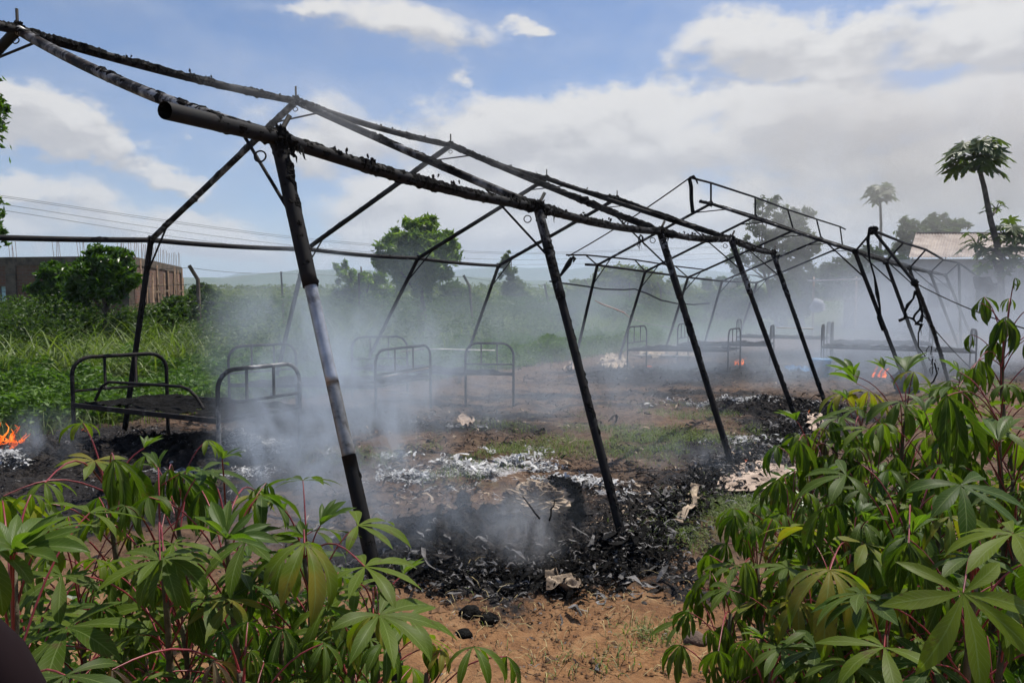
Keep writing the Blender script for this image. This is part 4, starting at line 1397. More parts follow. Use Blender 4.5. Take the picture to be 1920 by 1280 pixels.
# eave fly frames
fb = [P(1098, 478, 8.6 * Z2), P(1190, 487, 9.6 * Z2), P(1266, 499, 10.6 * Z2), P(1326, 506, 11.6 * Z2)]
pole('fly_pole', P(1062, 478, 8.4 * Z2), fb[0], .018, M_DARKMETAL, T2, n=6)
for i in range(3):
    pole('fly_pole', fb[i], fb[i + 1], .018, M_DARKMETAL, T2, n=6)
for i in range(3):
    pole('fly_strut', b2[i], fb[i].lerp(fb[i], 1), .015, M_DARKMETAL, T2, n=5)
fn = [P(1637, 432, 6.5 * Z2), P(1694, 455, 7.5 * Z2), P(1736, 468, 8.5 * Z2), P(1769, 487, 9.5 * Z2), P(1798, 493, 10.5 * Z2), P(1850, 530, 11.6 * Z2)]
for i in range(5):
    pole('fly_pole', fn[i], fn[i + 1], .022, M_DARKMETAL, T2, n=6, crust=.5, dens=.05)
for i in range(5):
    pole('fly_strut', f2[i], fn[i], .017, M_DARKMETAL, T2, n=5)
# collapsed corner: bent fly pole, drooping leg, webs of melted plastic
corner = P(1715, 530, 6.2 * Z2)
pole('bent_pole', fn[0], corner, .024, M_DARKMETAL, T2, crust=.6, dens=.03, n=10)
lowp = foot(1782, 728)
pole('bent_leg', corner, lowp, .026, M_DARKMETAL, T2, crust=.9, cover=.1, dens=.03, sag=-.12, n=12)
knob(corner, .055, T2, 90)
knob(fn[0] + Vector((0, 0, .0)), .06, T2, 91)


def px_line(name, pts, r, m, parent, Y, bump=.5, crust=True):
    pw = [P(px, py, Y) for px, py in pts]
    o = MB().tube(pw, r, 7, bump=bump, freq=9).build(name, m, parent, smooth=False)
    return o


YC = 6.3 * Z2
px_line('burnt_strip', [(1630, 431), (1627, 450), (1630, 485), (1640, 520), (1645, 550), (1650, 575), (1648, 595), (1655, 620)], [.022, .025, .014, .014, .026, .014, .032, .014], M_CHAR, T2, YC)
px_line('burnt_strip', [(1293, 334), (1296, 350), (1296, 375), (1299, 398)], [.03, .035, .03, .035], M_CHAR, T2, 7.5 * Z2 - .4)
px_line('burnt_strip', [(1293, 334), (1300, 331), (1306, 337), (1308, 345)], [.03, .03, .02, .01], M_CHAR, T2, 7.5 * Z2 - .4)
px_line('burnt_strip', [(1072, 483), (1066, 495), (1058, 506), (1050, 518)], [.04, .06, .04, .02], M_CHAR, T2, 8.3 * Z2)
px_line('burnt_strip', [(1073, 481), (1078, 485), (1075, 492)], [.03, .04, .01], M_CHAR, T2, 8.3 * Z2)
# web of melted plastic
web = [[(1716, 545), (1712, 560), (1702, 572), (1697, 585), (1696, 597), (1686, 601)], [(1686, 601), (1700, 594), (1712, 598), (1716, 590), (1724, 580), (1727, 572)], [(1712, 598), (1718, 605), (1727, 600), (1729, 590)],
       [(1716, 545), (1722, 560), (1727, 575), (1730, 592), (1727, 604)], [(1718, 603), (1716, 608), (1722, 607), (1727, 609)]]
for wl_ in web:
    px_line('melted_web', wl_, [.008 + .016 * abs(math.sin(k * 1.9 + 1)) for k in range(len(wl_))], M_CHAR, T2, 6.25 * Z2, bump=.7)
# shreds down the bent leg
for px, py in ((1737, 610), (1745, 650), (1750, 690), (1738, 580), (1742, 672)):
    drips(P(px, py, 6.25 * Z2), 4, .25, T2, .07)
px_line('melted_web', [(1728, 606), (1722, 625), (1722, 650), (1735, 668), (1718, 672)], .010, M_CHAR, T2, 6.3 * Z2)
px_line('melted_web', [(1752, 680), (1757, 700), (1750, 715), (1742, 722)], .012, M_CHAR, T2, 6.3 * Z2)
px_line('burnt_rag', [(1826, 520), (1840, 527), (1850, 536), (1866, 540)], [.04, .16, .22, .03], M_CHAR, T2, 11.0 * Z2, bump=.9)
pole('bent_leg', P(1798, 495, 10.5 * Z2), foot(1802, 668), .03, M_DARKMETAL, T2, n=8)
pole('bent_leg', P(1850, 540, 11.6 * Z2), foot(1857, 660), .02, M_DARKMETAL, T2, n=6)
# guy ropes
for nm, a, b, r_ in (('guy_rope', corner, P(1935, 620, 5.4 * Z2), .008), ('guy_rope', P(1730, 590, YC), foot(1835, 700), .008), ('guy_rope', end0, P(1066, 480, 8.4 * Z2), .012)):
    pole(nm, a, b, r_, M_DARKMETAL, T2, sag=.05, n=10)
# black hose draped across the far field between posts
cab = [(1030, 527, 19), (1055, 531, 19), (1100, 537, 19), (1130, 542, 19), (1170, 543, 19), (1190, 542, 19), (1215, 551, 19), (1240, 563, 19), (1270, 569, 20), (1300, 571, 21), (1330, 568, 22)]
o = MB().tube([P(*q) for q in cab], .022, 7, bump=.4, freq=6).build('sagging_cable', M_CHAR)
tag(o, 'burnt cable drooping behind the far tent legs', 'cable')
o = MB().tube([P(*q) for q in [(1115, 563, 20), (1130, 571, 20), (1150, 578, 20), (1170, 586, 20), (1182, 596, 20)]], [.01, .022, .018, .022, .01], 6, bump=.9, freq=7).build('barrier_tape', simple('faded_pink_tape', (0.42, 0.16, 0.10), .6, col2=(.5, .42, .36)))
tag(o, 'faded pink and white tape sagging across the tall grass', 'tape')
o = MB().tube([P(*q) for q in [(1182, 596, 20), (1210, 606, 20), (1240, 611, 20), (1270, 616, 20)]], [.02, .012, .012, .02], 6).build('twine', M_FLAKE)
tag(o, 'pale thin cord continuing from the pink tape', 'cord')


# ------------------------------------------------------------------ beds
def arch_pts(a, b, top, rc=.17, lean=0.0):
    a, b = Vector(a), Vector(b)
    t = (b - a)
    wdt = t.length
    t.normalize()
    pts = []
    up = Vector((0, 0, 1)) + NV * lean
    for i in range(6):
        pts.append(a + up * ((top - rc) * i / 5))
    for i in range(1, 7):
        th = math.pi / 2 * i / 6
        pts.append(a + up * (top - rc + rc * math.sin(th)) + t * rc * (1 - math.cos(th)))
    for i in range(1, 4):
        pts.append(a + up * top + t * lerp(rc, wdt - rc, i / 4))
    for i in range(0, 7):
        th = math.pi / 2 * i / 6
        pts.append(b + up * (top - rc + rc * math.cos(th)) - t * rc * (1 - math.sin(th)))
    for i in range(1, 6):
        pts.append(b + up * ((top - rc) * (1 - i / 5)))
    return pts


def bed(label, HL, HR, FL, FR, top=.93, r=.017, seat=.46, m=None, group='steel bed frames left in the burnt tents', pale_foot=False, footboard=True, extra_bar=False):
    m = m or M_BEDMETAL
    HL, HR, FL, FR = [Vector((p[0], p[1], 0)) for p in (HL, HR, FL, FR)]
    ctr = (HL + HR + FL + FR) / 4
    root = thing('bed_frame', label, 'bed frame', ctr, group)
    for nm, (a, b), tp_ in (('headboard', (HL, HR), top), ('footboard', (FL, FR), top * .96)):
        if nm == 'footboard' and not footboard:
            continue
        hb_ = MB().tube(arch_pts(a, b, tp_), r, 8, bump=.12, freq=14).build(nm, M_MOTTLE if (pale_foot and nm == 'footboard') else m, root)
        for f in (.33, .66):
            p = a.lerp(b, f)
            MB().tube([p + Vector((0, 0, .60)), p + Vector((0, 0, tp_ - .005))], r * .7, 6).build('upright', m, hb_)
        MB().tube([a + Vector((0, 0, .60)), b + Vector((0, 0, .60))], r * .75, 6).build('crossbar', m, hb_)
        MB().tube([a + Vector((0, 0, seat)), b + Vector((0, 0, seat))], r * .9, 6).build('crossbar', m, hb_)
    for a, b in ((HL, FL), (HR, FR)):
        MB().beam(a + Vector((0, 0, seat)), b + Vector((0, 0, seat)), .025, .045).build('side_rail', m, root, smooth=False)
    # spring mesh: lattice of flat strips, then the charred remains lying on it
    lat = MB()
    for i in range(1, 12):
        f = i / 12
        lat.beam(HL.lerp(FL, f) + Vector((0, 0, seat)), HR.lerp(FR, f) + Vector((0, 0, seat)), .022, .004)
    for i in range(1, 6):
        f = i / 6
        lat.beam(HL.lerp(HR, f) + Vector((0, 0, seat + .006)), FL.lerp(FR, f) + Vector((0, 0, seat + .006)), .018, .004)
    lat.build('spring_mesh', m, root, smooth=False)
    V, F = [], []
    nu, nv = 46, 22
    for i in range(nu + 1):
        for j in range(nv + 1):
            f, q = .03 + .94 * i / nu, .04 + .92 * j / nv
            p = HL.lerp(FL, f).lerp(HR.lerp(FR, f), q)
            s = seat + .012 + .055 * max(0, mnoise.fractal(Vector((p.x * 5, p.y * 5, 2.0)), 1.0, 2.0, 4) + .35)
            e = min(f, 1 - f, q * .6, (1 - q) * .6)
            V.append((p.x, p.y, s - max(0, .06 - e) * .4))
    for i in range(nu):
        for j in range(nv):
            a = i * (nv + 1) + j
            if mnoise.noise(Vector((i * .22, j * .25, ctr.x * 3))) > -.38:
                F.append((a, a + 1, a + nv + 2, a + nv + 1))
    MB().add(V, F).build('charred_mattress', M_CHAR, root, smooth=False)
    return root


b1 = bed('nearest burnt bed frame with a bent hoop on it, left of the smoke', (-4.34, 6.98), (-3.72, 7.62), (-2.52, 6.05), (-2.06, 6.85), r=.020, pale_foot=True)  # footboard hoop in a paler steel than the rest of the frame
hoop = []
for i in range(16):
    t_ = i / 15
    p = P(lerp(152, 362, t_), 0, lerp(7.05, 6.5, t_))
    z = .5 + (.19 * min(1, math.sin(min(t_, .12) / .12 * 1.57)) if t_ < .12 else .19) * (1 - max(0, (t_ - .8) / .2) ** 2)
    p.z = z
    hoop.append(p)
MB().tube(hoop, .015, 7, bump=.15, freq=10).build('bent_hoop', M_BEDMETAL, b1)
bed('smoke-veiled bed frame just behind the nearest bed', (-3.45, 8.62), (-2.82, 9.25), (-1.63, 8.45), (-1.10, 9.55))
bed('third bed frame in the smoke left of the near tent legs', (-2.43, 10.75), (-1.62, 10.95), (-.65, 9.9), (.02, 9.85))
bed('bed frame beside the far tent leg with pale rubbish underneath', (2.38, 14.6), (2.92, 15.4), (4.36, 14.3), (4.86, 15.1))
bed('hazy bed frame behind the one beside the far tent leg', (3.78, 16.2), (4.22, 17.0), (5.82, 16.0), (6.2, 16.8), group='steel bed frames left in the burnt tents')
bed('long bed frame right of the blue plastic tub', (6.72, 15.4), (7.12, 16.2), (9.1, 13.9), (9.5, 14.7))
bed('bed frame farthest back in the smoke of the far tent', (6.2, 19.6), (6.55, 20.3), (8.25, 18.6), (8.65, 19.3))
bed('bed frame behind the long one right of the blue tub', (7.6, 16.9), (8.0, 17.7), (9.6, 16.2), (10.0, 17.0))

# pale poles lying over the beds
for lab_, a, b, r_ in (('long pale pole lying level over the third bed frame', P(800, 654, 10.6), P(928, 657, 11), .011),
                       ('pale pole leaning across the smoke-veiled bed frame', P(718, 707, 8.9), P(803, 690, 9.3), .010),
                       ('short white rod sticking out under the third bed frame', P(722, 732, 9.1), P(768, 737, 9.0), .009),
                       ('short rusty pole resting on the hoop of the third bed', P(752, 659, 10.2), P(798, 653, 10.2), .011),
                       ('long thin pale rod lying under the far bed frame', P(1185, 665, 16.5), P(1318, 668, 15.9), .012),
                       ('pale rod resting over the hazy far beds', P(1455, 614, 16.2), P(1525, 616, 16.0), .014)):
    tag(MB().tube(line_pts(a, b, 5), r_, 7).build('loose_pole', M_TAN if 'rusty' in lab_ or 'leaning' in lab_ else M_PALEBAR), lab_, 'pole', 'loose poles among the beds')

# blue tub and crumpled blue sheet
c = G(1536, 700)
tub = thing('plastic_tub', 'dented blue plastic tub standing before the long bed frame', 'tub', c)
c = P(1538, 672, 13.6)
MB().tube([Vector((c.x, c.y, .0)), Vector((c.x, c.y, .02)), Vector((c.x, c.y, .3)), Vector((c.x, c.y, .36)), Vector((c.x, c.y, .34)), Vector((c.x, c.y, .05))], [.02, .17, .2, .215, .19, .15], 16, bump=.12, freq=4, cap=False).build('bucket', M_BLUE, tub)
V, F = [], []
c = G(1518, 700)
for i in range(15):
    for j in range(15):
        V.append((c.x + (i / 14 - .5) * .8, c.y + (j / 14 - .5) * .6, .04 + .16 * max(0, mnoise.noise(Vector((i * .45, j * .45, 3))) + .3)))
F = [(i * 15 + j, i * 15 + j + 1, i * 15 + j + 16, i * 15 + j + 15) for i in range(14) for j in range(14)]
tag(MB().add(V, F).build('blue_sheet', M_BLUE, smooth=False), 'crumpled blue plastic sheet on the ground beside the tub', 'sheet')


HEAPS = [
    ('wide low heap of charred cloth between the two nearest tent legs', 900, 1020, .95, .42, .17, 1.0, 90),
    ('smaller charred heap at the foot of the second tent leg', 1120, 1050, .42, .26, .11, 2.0, 70),
    ('charred pile beside the fourth near tent leg', 1440, 770, .9, .55, .16, 3.0, 70),
    ('black ash pile under the nearest bed frame', 330, 850, 1.2, .8, .14, 4.0, 80),
    ('black ash pile beside the left-hand flames', 60, 870, 1.1, .7, .16, 5.0, 80),
    ('low burnt pile beneath the smoke-veiled bed', 640, 790, .9, .6, .12, 6.0, 70),
    ('low burnt strip behind the third bed frame', 1220, 705, 1.6, .6, .12, 7.0, 70),
]


def heap_height(x_, y_, c, rx, ry, h, seed):
    u_, v_ = (x_ - c.x) / rx, (y_ - c.y) / ry
    e = max(0, 1 - (u_ * u_ + v_ * v_))
    if e == 0:
        return -.06
    f1 = mnoise.fractal(Vector((x_ * 5, y_ * 5, seed)), .8, 2.0, 5)
    r1 = 1 - abs(mnoise.noise(Vector((x_ * 9 + f1, y_ * 9, seed + 4)))) * 2
    r2 = 1 - abs(mnoise.noise(Vector((x_ * 21 + f1 * 2, y_ * 21, seed + 8)))) * 2
    return h * e ** .7 * (.7 + .6 * f1) + e ** .4 * (.045 * max(0, r1) + .022 * max(0, r2)) - .02


def heaps_z(x, y, z):
    z = z.copy()
    for h_ in HEAPS:
        c = G(h_[1], h_[2])
        idx = np.nonzero(((x - c.x) / h_[3]) ** 2 + ((y - c.y) / h_[4]) ** 2 < .98)[0]
        for q in idx:
            z[q] = max(z[q], heap_height(x[q], y[q], c, h_[3], h_[4], h_[5], h_[6]))
    return z


# ------------------------------------------------------------------ debris on the ground
def ribbons(cx, cy, n, size, m_name=None, rng=RNG):
    """crumpled curling strips of ash: n strips of 4 quads"""
    z = heaps_z(cx, cy, ground_z(cx, cy))
    th = rng.uniform(0, 2 * np.pi, n)
    L = size * .72 * np.exp(rng.normal(0, .55, n))
    W = L * rng.uniform(.10, .55, n)
    curl = rng.normal(0, 2.6, n)
    rows = []
    p = np.stack([cx, cy, z + rng.uniform(0.0, .03, n)], 1)
    up0 = rng.uniform(-.2, .9, n)
    for i in range(5):
        a = th + curl * i / 4
        d = np.stack([np.cos(a), np.sin(a), up0 * (1 - i * .55) + rng.normal(0, .35, n)], 1)
        s = np.stack([-np.sin(a), np.cos(a), rng.normal(0, .5, n)], 1)
        ww = (W * (.5 if 0 < i < 4 else .2))[:, None]
        rows += [p - s * ww * .5, p + s * ww * .5]
        p = p + d * (L / 4)[:, None]
    V = np.stack(rows, 1)
    V[:, :, 2] = np.maximum(V[:, :, 2], z[:, None] + .004)
    V = V.reshape(-1, 3)
    k = np.arange(n) * 10
    F = np.concatenate([np.stack([k + 2 * i, k + 2 * i + 1, k + 2 * i + 3, k + 2 * i + 2], 1) for i in range(4)])
    return V, F, np.zeros(len(V))


def scatter_blobs(lst, n, spread=1.0):
    wgt = np.array([b[2] * b[3] * b[4] for b in lst])
    wgt /= wgt.sum()
    xs_, ys_ = [], []
    for b, wt in zip(lst, wgt):
        m = max(1, int(n * wt))
        c = G(b[0], b[1])
        xs_.append(c.x + RNG.normal(0, .62, m) * b[2] * spread)
        ys_.append(c.y + RNG.normal(0, .62, m) * b[3] * spread)
    return np.concatenate(xs_), np.concatenate(ys_)


x, y = scatter_blobs(WHITE, 34000, 1.15)
k = fbm(x * 3.5, y * 3.5, 123, 4, .6) > .53
x, y = x[k], y[k]
stuff('white_ash', ribbons(x, y, len(x), .05), M_WHITEASH, 'crumpled white ash strips lying on the ground')
x, y = scatter_blobs([b for b in ASH], 30000, 1.15)
k = Dof(x, y) < 8.6
x, y = x[k], y[k]
stuff('black_char', ribbons(x, y, len(x), .055), M_CHARGREY, 'black burnt flakes littering the ground')
x, y = scatter_blobs([b for b in ASH], 5000, 1.3)
k = Dof(x, y) < 8.6
x, y = x[k], y[k]
stuff('grey_ash', ribbons(x, y, len(x), .045), M_GREYASH, 'grey ash flakes scattered over the burnt ground')
n_ = 22000
pp = [G(a, b) for a, b in zip(RNG.uniform(560, 1700, n_), RNG.uniform(675, 1000, n_))]
x, y = np.array([p.x for p in pp]), np.array([p.y for p in pp])
k = (Dof(x, y) < 8.5) & (fbm(x * 1.5, y * 1.5, 140, 3) > .44)
x, y = x[k], y[k]
stuff('floor_litter', ribbons(x, y, len(x), .05), M_CHARGREY, 'dark burnt litter strewn over the tent floor')
n_ = 7000
pp = [G(a, b) for a, b in zip(RNG.uniform(560, 1700, n_), RNG.uniform(680, 1000, n_))]
x, y = np.array([p.x for p in pp]), np.array([p.y for p in pp])
k = (Dof(x, y) < 8.5) & (fbm(x * 2.5, y * 2.5, 150, 3) > .52)
x, y = x[k], y[k]
stuff('pale_litter', ribbons(x, y, len(x), .045), M_TAN, 'pale scraps and twigs strewn over the tent floor')
# melted strip running along the near edge of the tent
x = np.array([])
y = np.array([])
edge = [G(700, 1075), G(900, 1085), G(1060, 1095), G(1180, 1060), G(1260, 960), G(1377, 885), G(1500, 803), G(1560, 768)]
for a, b in zip(edge[:-1], edge[1:]):
    m = int((b - a).length * 1700)
    t_ = RNG.uniform(0, 1, m)
    x = np.concatenate([x, a.x + (b.x - a.x) * t_ + RNG.normal(0, .12, m)])
    y = np.concatenate([y, a.y + (b.y - a.y) * t_ + RNG.normal(0, .12, m)])
stuff('melted_edge', ribbons(x, y, len(x), .055), M_CHAR, 'melted black tent skirt along the near edge')
m = len(x) // 4
i_ = RNG.integers(0, len(x), m)
stuff('pale_shreds', ribbons(x[i_] + RNG.normal(0, .1, m), y[i_] + RNG.normal(0, .1, m), m, .06), M_GREYASH, 'pale shreds mixed into the melted skirt')
# litter on the open soil
m = 260
px_ = RNG.uniform(830, 1330, m)
py_ = RNG.uniform(1070, 1275, m)
pp = [G(a, b) for a, b in zip(px_, py_)]
x, y = np.array([p.x for p in pp]), np.array([p.y for p in pp])
stuff('soil_litter', ribbons(x, y, m, .022), M_GREYASH, 'small grey ash flakes on the orange soil')
m = 170
pp = [G(a, b) for a, b in zip(RNG.uniform(830, 1350, m), RNG.uniform(1060, 1275, m))]
x, y = np.array([p.x for p in pp]), np.array([p.y for p in pp])
V1 = blade_field(np.stack([x, y, ground_z(x, y) + .003], 1), RNG.uniform(.05, .14, m), .003, 2.6, segs=4)
stuff('straw', V1, M_DRY, 'dry straws lying on the orange soil')
# pebbles and clods
m = 1400
pp = [G(a, b) for a, b in zip(RNG.uniform(800, 1400, m), RNG.uniform(1040, 1280, m))]
V_, F_, k0 = [], [], 0
for p in pp:
    s = random.uniform(.003, .011) * (1 + 2.0 * (random.random() < .05))
    z = float(0)
    for dx, dy, dz in ((1, 0, 0), (0, 1, 0), (-1, 0, 0), (0, -1, 0), (0, 0, .8)):
        V_.append((p.x + dx * s * random.uniform(.7, 1.3), p.y + dy * s * random.uniform(.7, 1.3), dz * s))
    F_ += [(k0, k0 + 1, k0 + 4), (k0 + 1, k0 + 2, k0 + 4), (k0 + 2, k0 + 3, k0 + 4), (k0 + 3, k0, k0 + 4)]
    k0 += 5
V_ = np.array(V_)
V_[:, 2] += ground_z(V_[:, 0], V_[:, 1])
M_CLOD = simple('soil_clod', (0.24, 0.13, 0.06), .95, scale=9, col2=(.09, .05, .03))
o = new_obj('pebbles', np_mesh('pebbles', V_, np.array(F_), M_CLOD, smooth=False))
tag(o, 'small clods and pebbles on the orange soil', kind='stuff')

# grass tufts on the tent floor and beside it
x, y = scatter_blobs(GRASSY, 24000)
k = (y > .9) & (fbm(x * 2.2, y * 2.2, 160, 3) > .47)
x, y = x[k], y[k]
V1 = blade_field(np.stack([x, y, ground_z(x, y)], 1), RNG.uniform(.03, .10, len(x)), .004, 1.3)
stuff('short_grass', V1, M_TALL, 'short trodden grass on the tent floor')
x, y = scatter_blobs([(1370, 965, .33, .33, 1), (1450, 960, .3, .3, .8), (1280, 1000, .2, .2, .5), (1215, 1190, .12, .12, .5)], 5200)
V1 = blade_field(np.stack([x, y, ground_z(x, y)], 1), RNG.uniform(.02, .07, len(x)), .003, 1.5)
stuff('grass_patch', V1, M_TALL, 'green grass patch beside the second tent leg')


# heaps
def heap(name, label, cat, px, py, rx, ry, h, m, seed, n=70, rough=1.0):
    c = G(px, py)
    V = []
    for i in range(n + 1):
        for j in range(n + 1):
            u_, v_ = i / n * 2 - 1, j / n * 2 - 1
            x_, y_ = c.x + u_ * rx, c.y + v_ * ry
            V.append((x_, y_, heap_height(x_, y_, c, rx, ry, h, seed)))
    F = [(i * (n + 1) + j, (i + 1) * (n + 1) + j, (i + 1) * (n + 1) + j + 1, i * (n + 1) + j + 1) for i in range(n) for j in range(n)]
    o = MB().add(V, F).build(name, m, smooth=False)
    return tag(o, label, cat)


for h_ in HEAPS:
    heap('charred_heap', h_[0], 'heap', *h_[1:6], M_CHARGREY, h_[6], h_[7])
# round charred bundle, pale bundle, cardboard
for nm, lab_, px, py, pts, rad, m_ in (
        ('burnt_bundle', 'round black burnt bundle on top of the wide heap', 1045, 1005, [(0, 0, .06), (0, 0, .13), (0, 0, .21), (0, 0, .28), (0, 0, .33)], [.12, .19, .19, .14, .02], M_CHAR),
        ('pale_bundle', 'pale brown smouldering bundle beside the round black one', 985, 1010, [(-.14, 0, .12), (-.05, 0, .2), (.07, 0, .23), (.16, 0, .2)], [.05, .13, .14, .05], M_TAN),
        ('scorched_carton', 'small tan scorched scrap left on the wide heap', 872, 985, [(-.03, 0, .22), (-.01, 0, .17), (.02, -.02, .10)], [.012, .028, .035], M_TAN)):
    c = G(px, py)
    mid_ = c + Vector(pts[len(pts) // 2])
    ex = {'burnt_bundle': (.15, .14, .15), 'pale_bundle': (.20, .13, .12), 'scorched_carton': (.045, .03, .06)}[nm]
    V, F = [], []
    n1_, n2_ = 44, 56
    for i in range(n1_ + 1):
        ph = math.pi * i / n1_
        for jj in range(n2_):
            th = 2 * math.pi * jj / n2_
            d = Vector((math.sin(ph) * math.cos(th), math.sin(ph) * math.sin(th), math.cos(ph)))
            rr = 1 + .35 * mnoise.noise(d * 1.8 + Vector((px, 0, 0))) + .30 * (.4 - abs(mnoise.noise(d * 4.5 + Vector((px, 3, 0))))) + .16 * mnoise.noise(d * 14)
            V.append(mid_ + Vector((d.x * ex[0], d.y * ex[1], d.z * ex[2])) * rr)
    for i in range(n1_):
        for jj in range(n2_):
            k_ = (jj + 1) % n2_
            F.append((i * n2_ + jj, i * n2_ + k_, (i + 1) * n2_ + k_, (i + 1) * n2_ + jj))
    o = MB().add(V, F).build(nm, m_, smooth=False)
    tag(o, lab_, 'bundle')
for lab_, a, b in (('charred stick leaning left out of the burnt bundle', P(980, 930, 3.8), P(1012, 972, 3.7)), ('charred stick leaning right out of the burnt bundle', P(1040, 938, 3.75), P(1030, 975, 3.6))):
    tag(MB().tube(line_pts(a, b, 5, wob=.01), [.002, .004, .005, .005, .005], 6, bump=.3, freq=20).build('charred_stick', M_CHAR), lab_, 'stick')


# sheets of cloth
def sheet(name, label, corners, m, n=40, amp=.05, seed=0, freq=5, thick=.004, cat='cloth'):
    a, b, c, d = [G(*q) for q in corners]
    V = []
    for i in range(n + 1):
        for j in range(n + 1):
            f, g_ = i / n, j / n
            p = a.lerp(b, f).lerp(d.lerp(c, f), g_)
            nv_ = Vector((mnoise.noise(Vector((p.x * 3, p.y * 3, seed + 9))), mnoise.noise(Vector((p.x * 3, p.y * 3, seed + 5))), 0)) * .10
            p = p + nv_
            rd = 1 - abs(mnoise.noise(Vector((p.x * freq, p.y * freq * 1.7, seed)))) * 2
            p.z = float(0) + .02 + amp * max(0, rd) + amp * .5 * mnoise.noise(Vector((p.x * 14, p.y * 14, seed)))
            V.append(p)
    V = np.array(V)
    V[:, 2] += ground_z(V[:, 0], V[:, 1])
    F = [(i * (n + 1) + j, (i + 1) * (n + 1) + j, (i + 1) * (n + 1) + j + 1, i * (n + 1) + j + 1) for i in range(n) for j in range(n)
         if mnoise.noise(Vector((i * .16, j * .16, seed + 2))) > -.28 or (6 < i < n - 6 and 6 < j < n - 6)]
    o = MB().add(V, F).build(name, m, smooth=True)
    return tag(o, label, cat)


M_CANVAS = simple('pale_canvas', (0.42, 0.32, 0.25), .9, scale=5, col2=(.22, .16, .12), bump=.4, bscale=30)
sheet('canvas_scrap', 'large tan canvas scrap beside the third near tent leg', [(1330, 925), (1470, 918), (1500, 880), (1400, 868)], M_CANVAS, 70, .018, 1, 4)
sheet('canvas_scrap', 'narrow dirty cloth edge trailing along the second tent leg', [(1270, 985), (1290, 990), (1315, 925), (1298, 920)], M_TAN, 30, .05, 2)
sheet('canvas_scrap', 'twisted tan cloth strip in front of the wide heap', [(1000, 1120), (1060, 1128), (1085, 1105), (1010, 1095)], M_TAN, 34, .05, 3, 9)
sheet('canvas_scrap', 'pale scrap of cloth beyond the fourth near tent leg', [(1515, 815), (1540, 820), (1540, 790), (1520, 785)], M_CANVAS, 26, .05, 4)
sheet('canvas_scrap', 'pale pinkish heap of sheeting at the foot of the far tent', [(1120, 690), (1165, 700), (1180, 676), (1140, 668)], M_TAN, 36, .10, 5, 3)
sheet('canvas_scrap', 'pale pinkish scrap behind the second near tent leg', [(1060, 700), (1085, 704), (1090, 688), (1066, 688)], M_CANVAS, 26, .10, 6, 3)
sheet('canvas_scrap', 'scattered pale rags under the far bed frame', [(1200, 672), (1300, 674), (1300, 660), (1200, 660)], M_TAN, 40, .10, 7, 5)
sheet('canvas_scrap', 'whitish crumpled scrap lying by the third bed frame', [(856, 800), (885, 806), (890, 790), (862, 786)], M_CANVAS, 26, .05, 8, 6)

# rock at the edge of the right-hand leaves, charred lumps on soil
for lab_, px, py, s, m_ in (('rounded brown rock at the edge of the right hand leaves', 1305, 1200, .045, M_ROCK), ('small black lump on the orange soil below the heap', 882, 1150, .040, M_CHAR), ('flat charred lump beside the black lump on the soil', 915, 1160, .035, M_CHAR),
                            ('tiny charred lump near the left hand leaves', 870, 1190, .03, M_CHAR), ('crumpled grey ash lump near the right hand leaves', 1207, 1130, .016, M_GREYASH)):
    c = G(px, py)
    c.z = float(ground_z(c.x, c.y)[0])
    o = MB().tube([c + Vector((0, 0, s * f)) for f in (-.5, -.2, .2, .6, .9, 1.0)], [s * .8, s * 1.15, s * 1.25, s, s * .5, s * .05], 12, bump=.5, freq=22, seed=px).build('rock' if 'rock' in lab_ else 'charred_lump', m_)
    tag(o, lab_, 'rock' if 'rock' in lab_ else 'lump')


# ------------------------------------------------------------------ flames
def flame_b(nt):
    tc = nt.n('ShaderNodeTexCoord')
    no = nt.noise((tc, 'Object'), 11.0, 4, .6, .6)
    col = nt.ramp(no, [(0.38, (0.6, 0.04, 0.002)), (0.52, (1.0, 0.15, 0.008)), (0.70, (1.0, 0.32, 0.04))])
    st = nt.ramp(no, [(0.35, 0.35), (0.6, 1.0)])
    e = nt.n('ShaderNodeEmission', inp={0: col, 1: nt.m('MULTIPLY', st, 1.45)})
    tr = nt.n('ShaderNodeBsdfTransparent')
    mx = nt.n('ShaderNodeMixShader', inp={0: nt.ramp(no, [(0.40, 0.03), (0.52, 0.92)]), 1: tr, 2: e})
    out_surf(nt, mx)


M_FLAME = mat('flame', flame_b)


def fire(label, c, w_, h_, n, seed):
    random.seed(seed)
    o = thing('fire', label, 'fire', c)
    m = MB()
    for k in range(n):
        x0 = random.uniform(-1, 1) * w_ / 2
        hh_ = h_ * random.uniform(.35, 1.0)
        pts, rad = [], []
        ph = random.uniform(0, 6)
        for i in range(9):
            t_ = i / 8
            pts.append(Vector(c) + Vector((x0 + .22 * hh_ * math.sin(t_ * 5 + ph) * t_ + .35 * hh_ * t_, random.uniform(-.03, .03) + w_ * .15 * math.sin(k), hh_ * t_)))
            rad.append(max(.002, w_ * .075 * (math.sin(math.pi * min(1, t_ * .75 + .22)) ** 1.1) * (1 - t_ * .75)))
        m.tube(pts, rad, 7, bump=.5, freq=7, seed=k, flat=.55)
    m.build('flames', M_FLAME, o)
    random.seed(seed + 100)


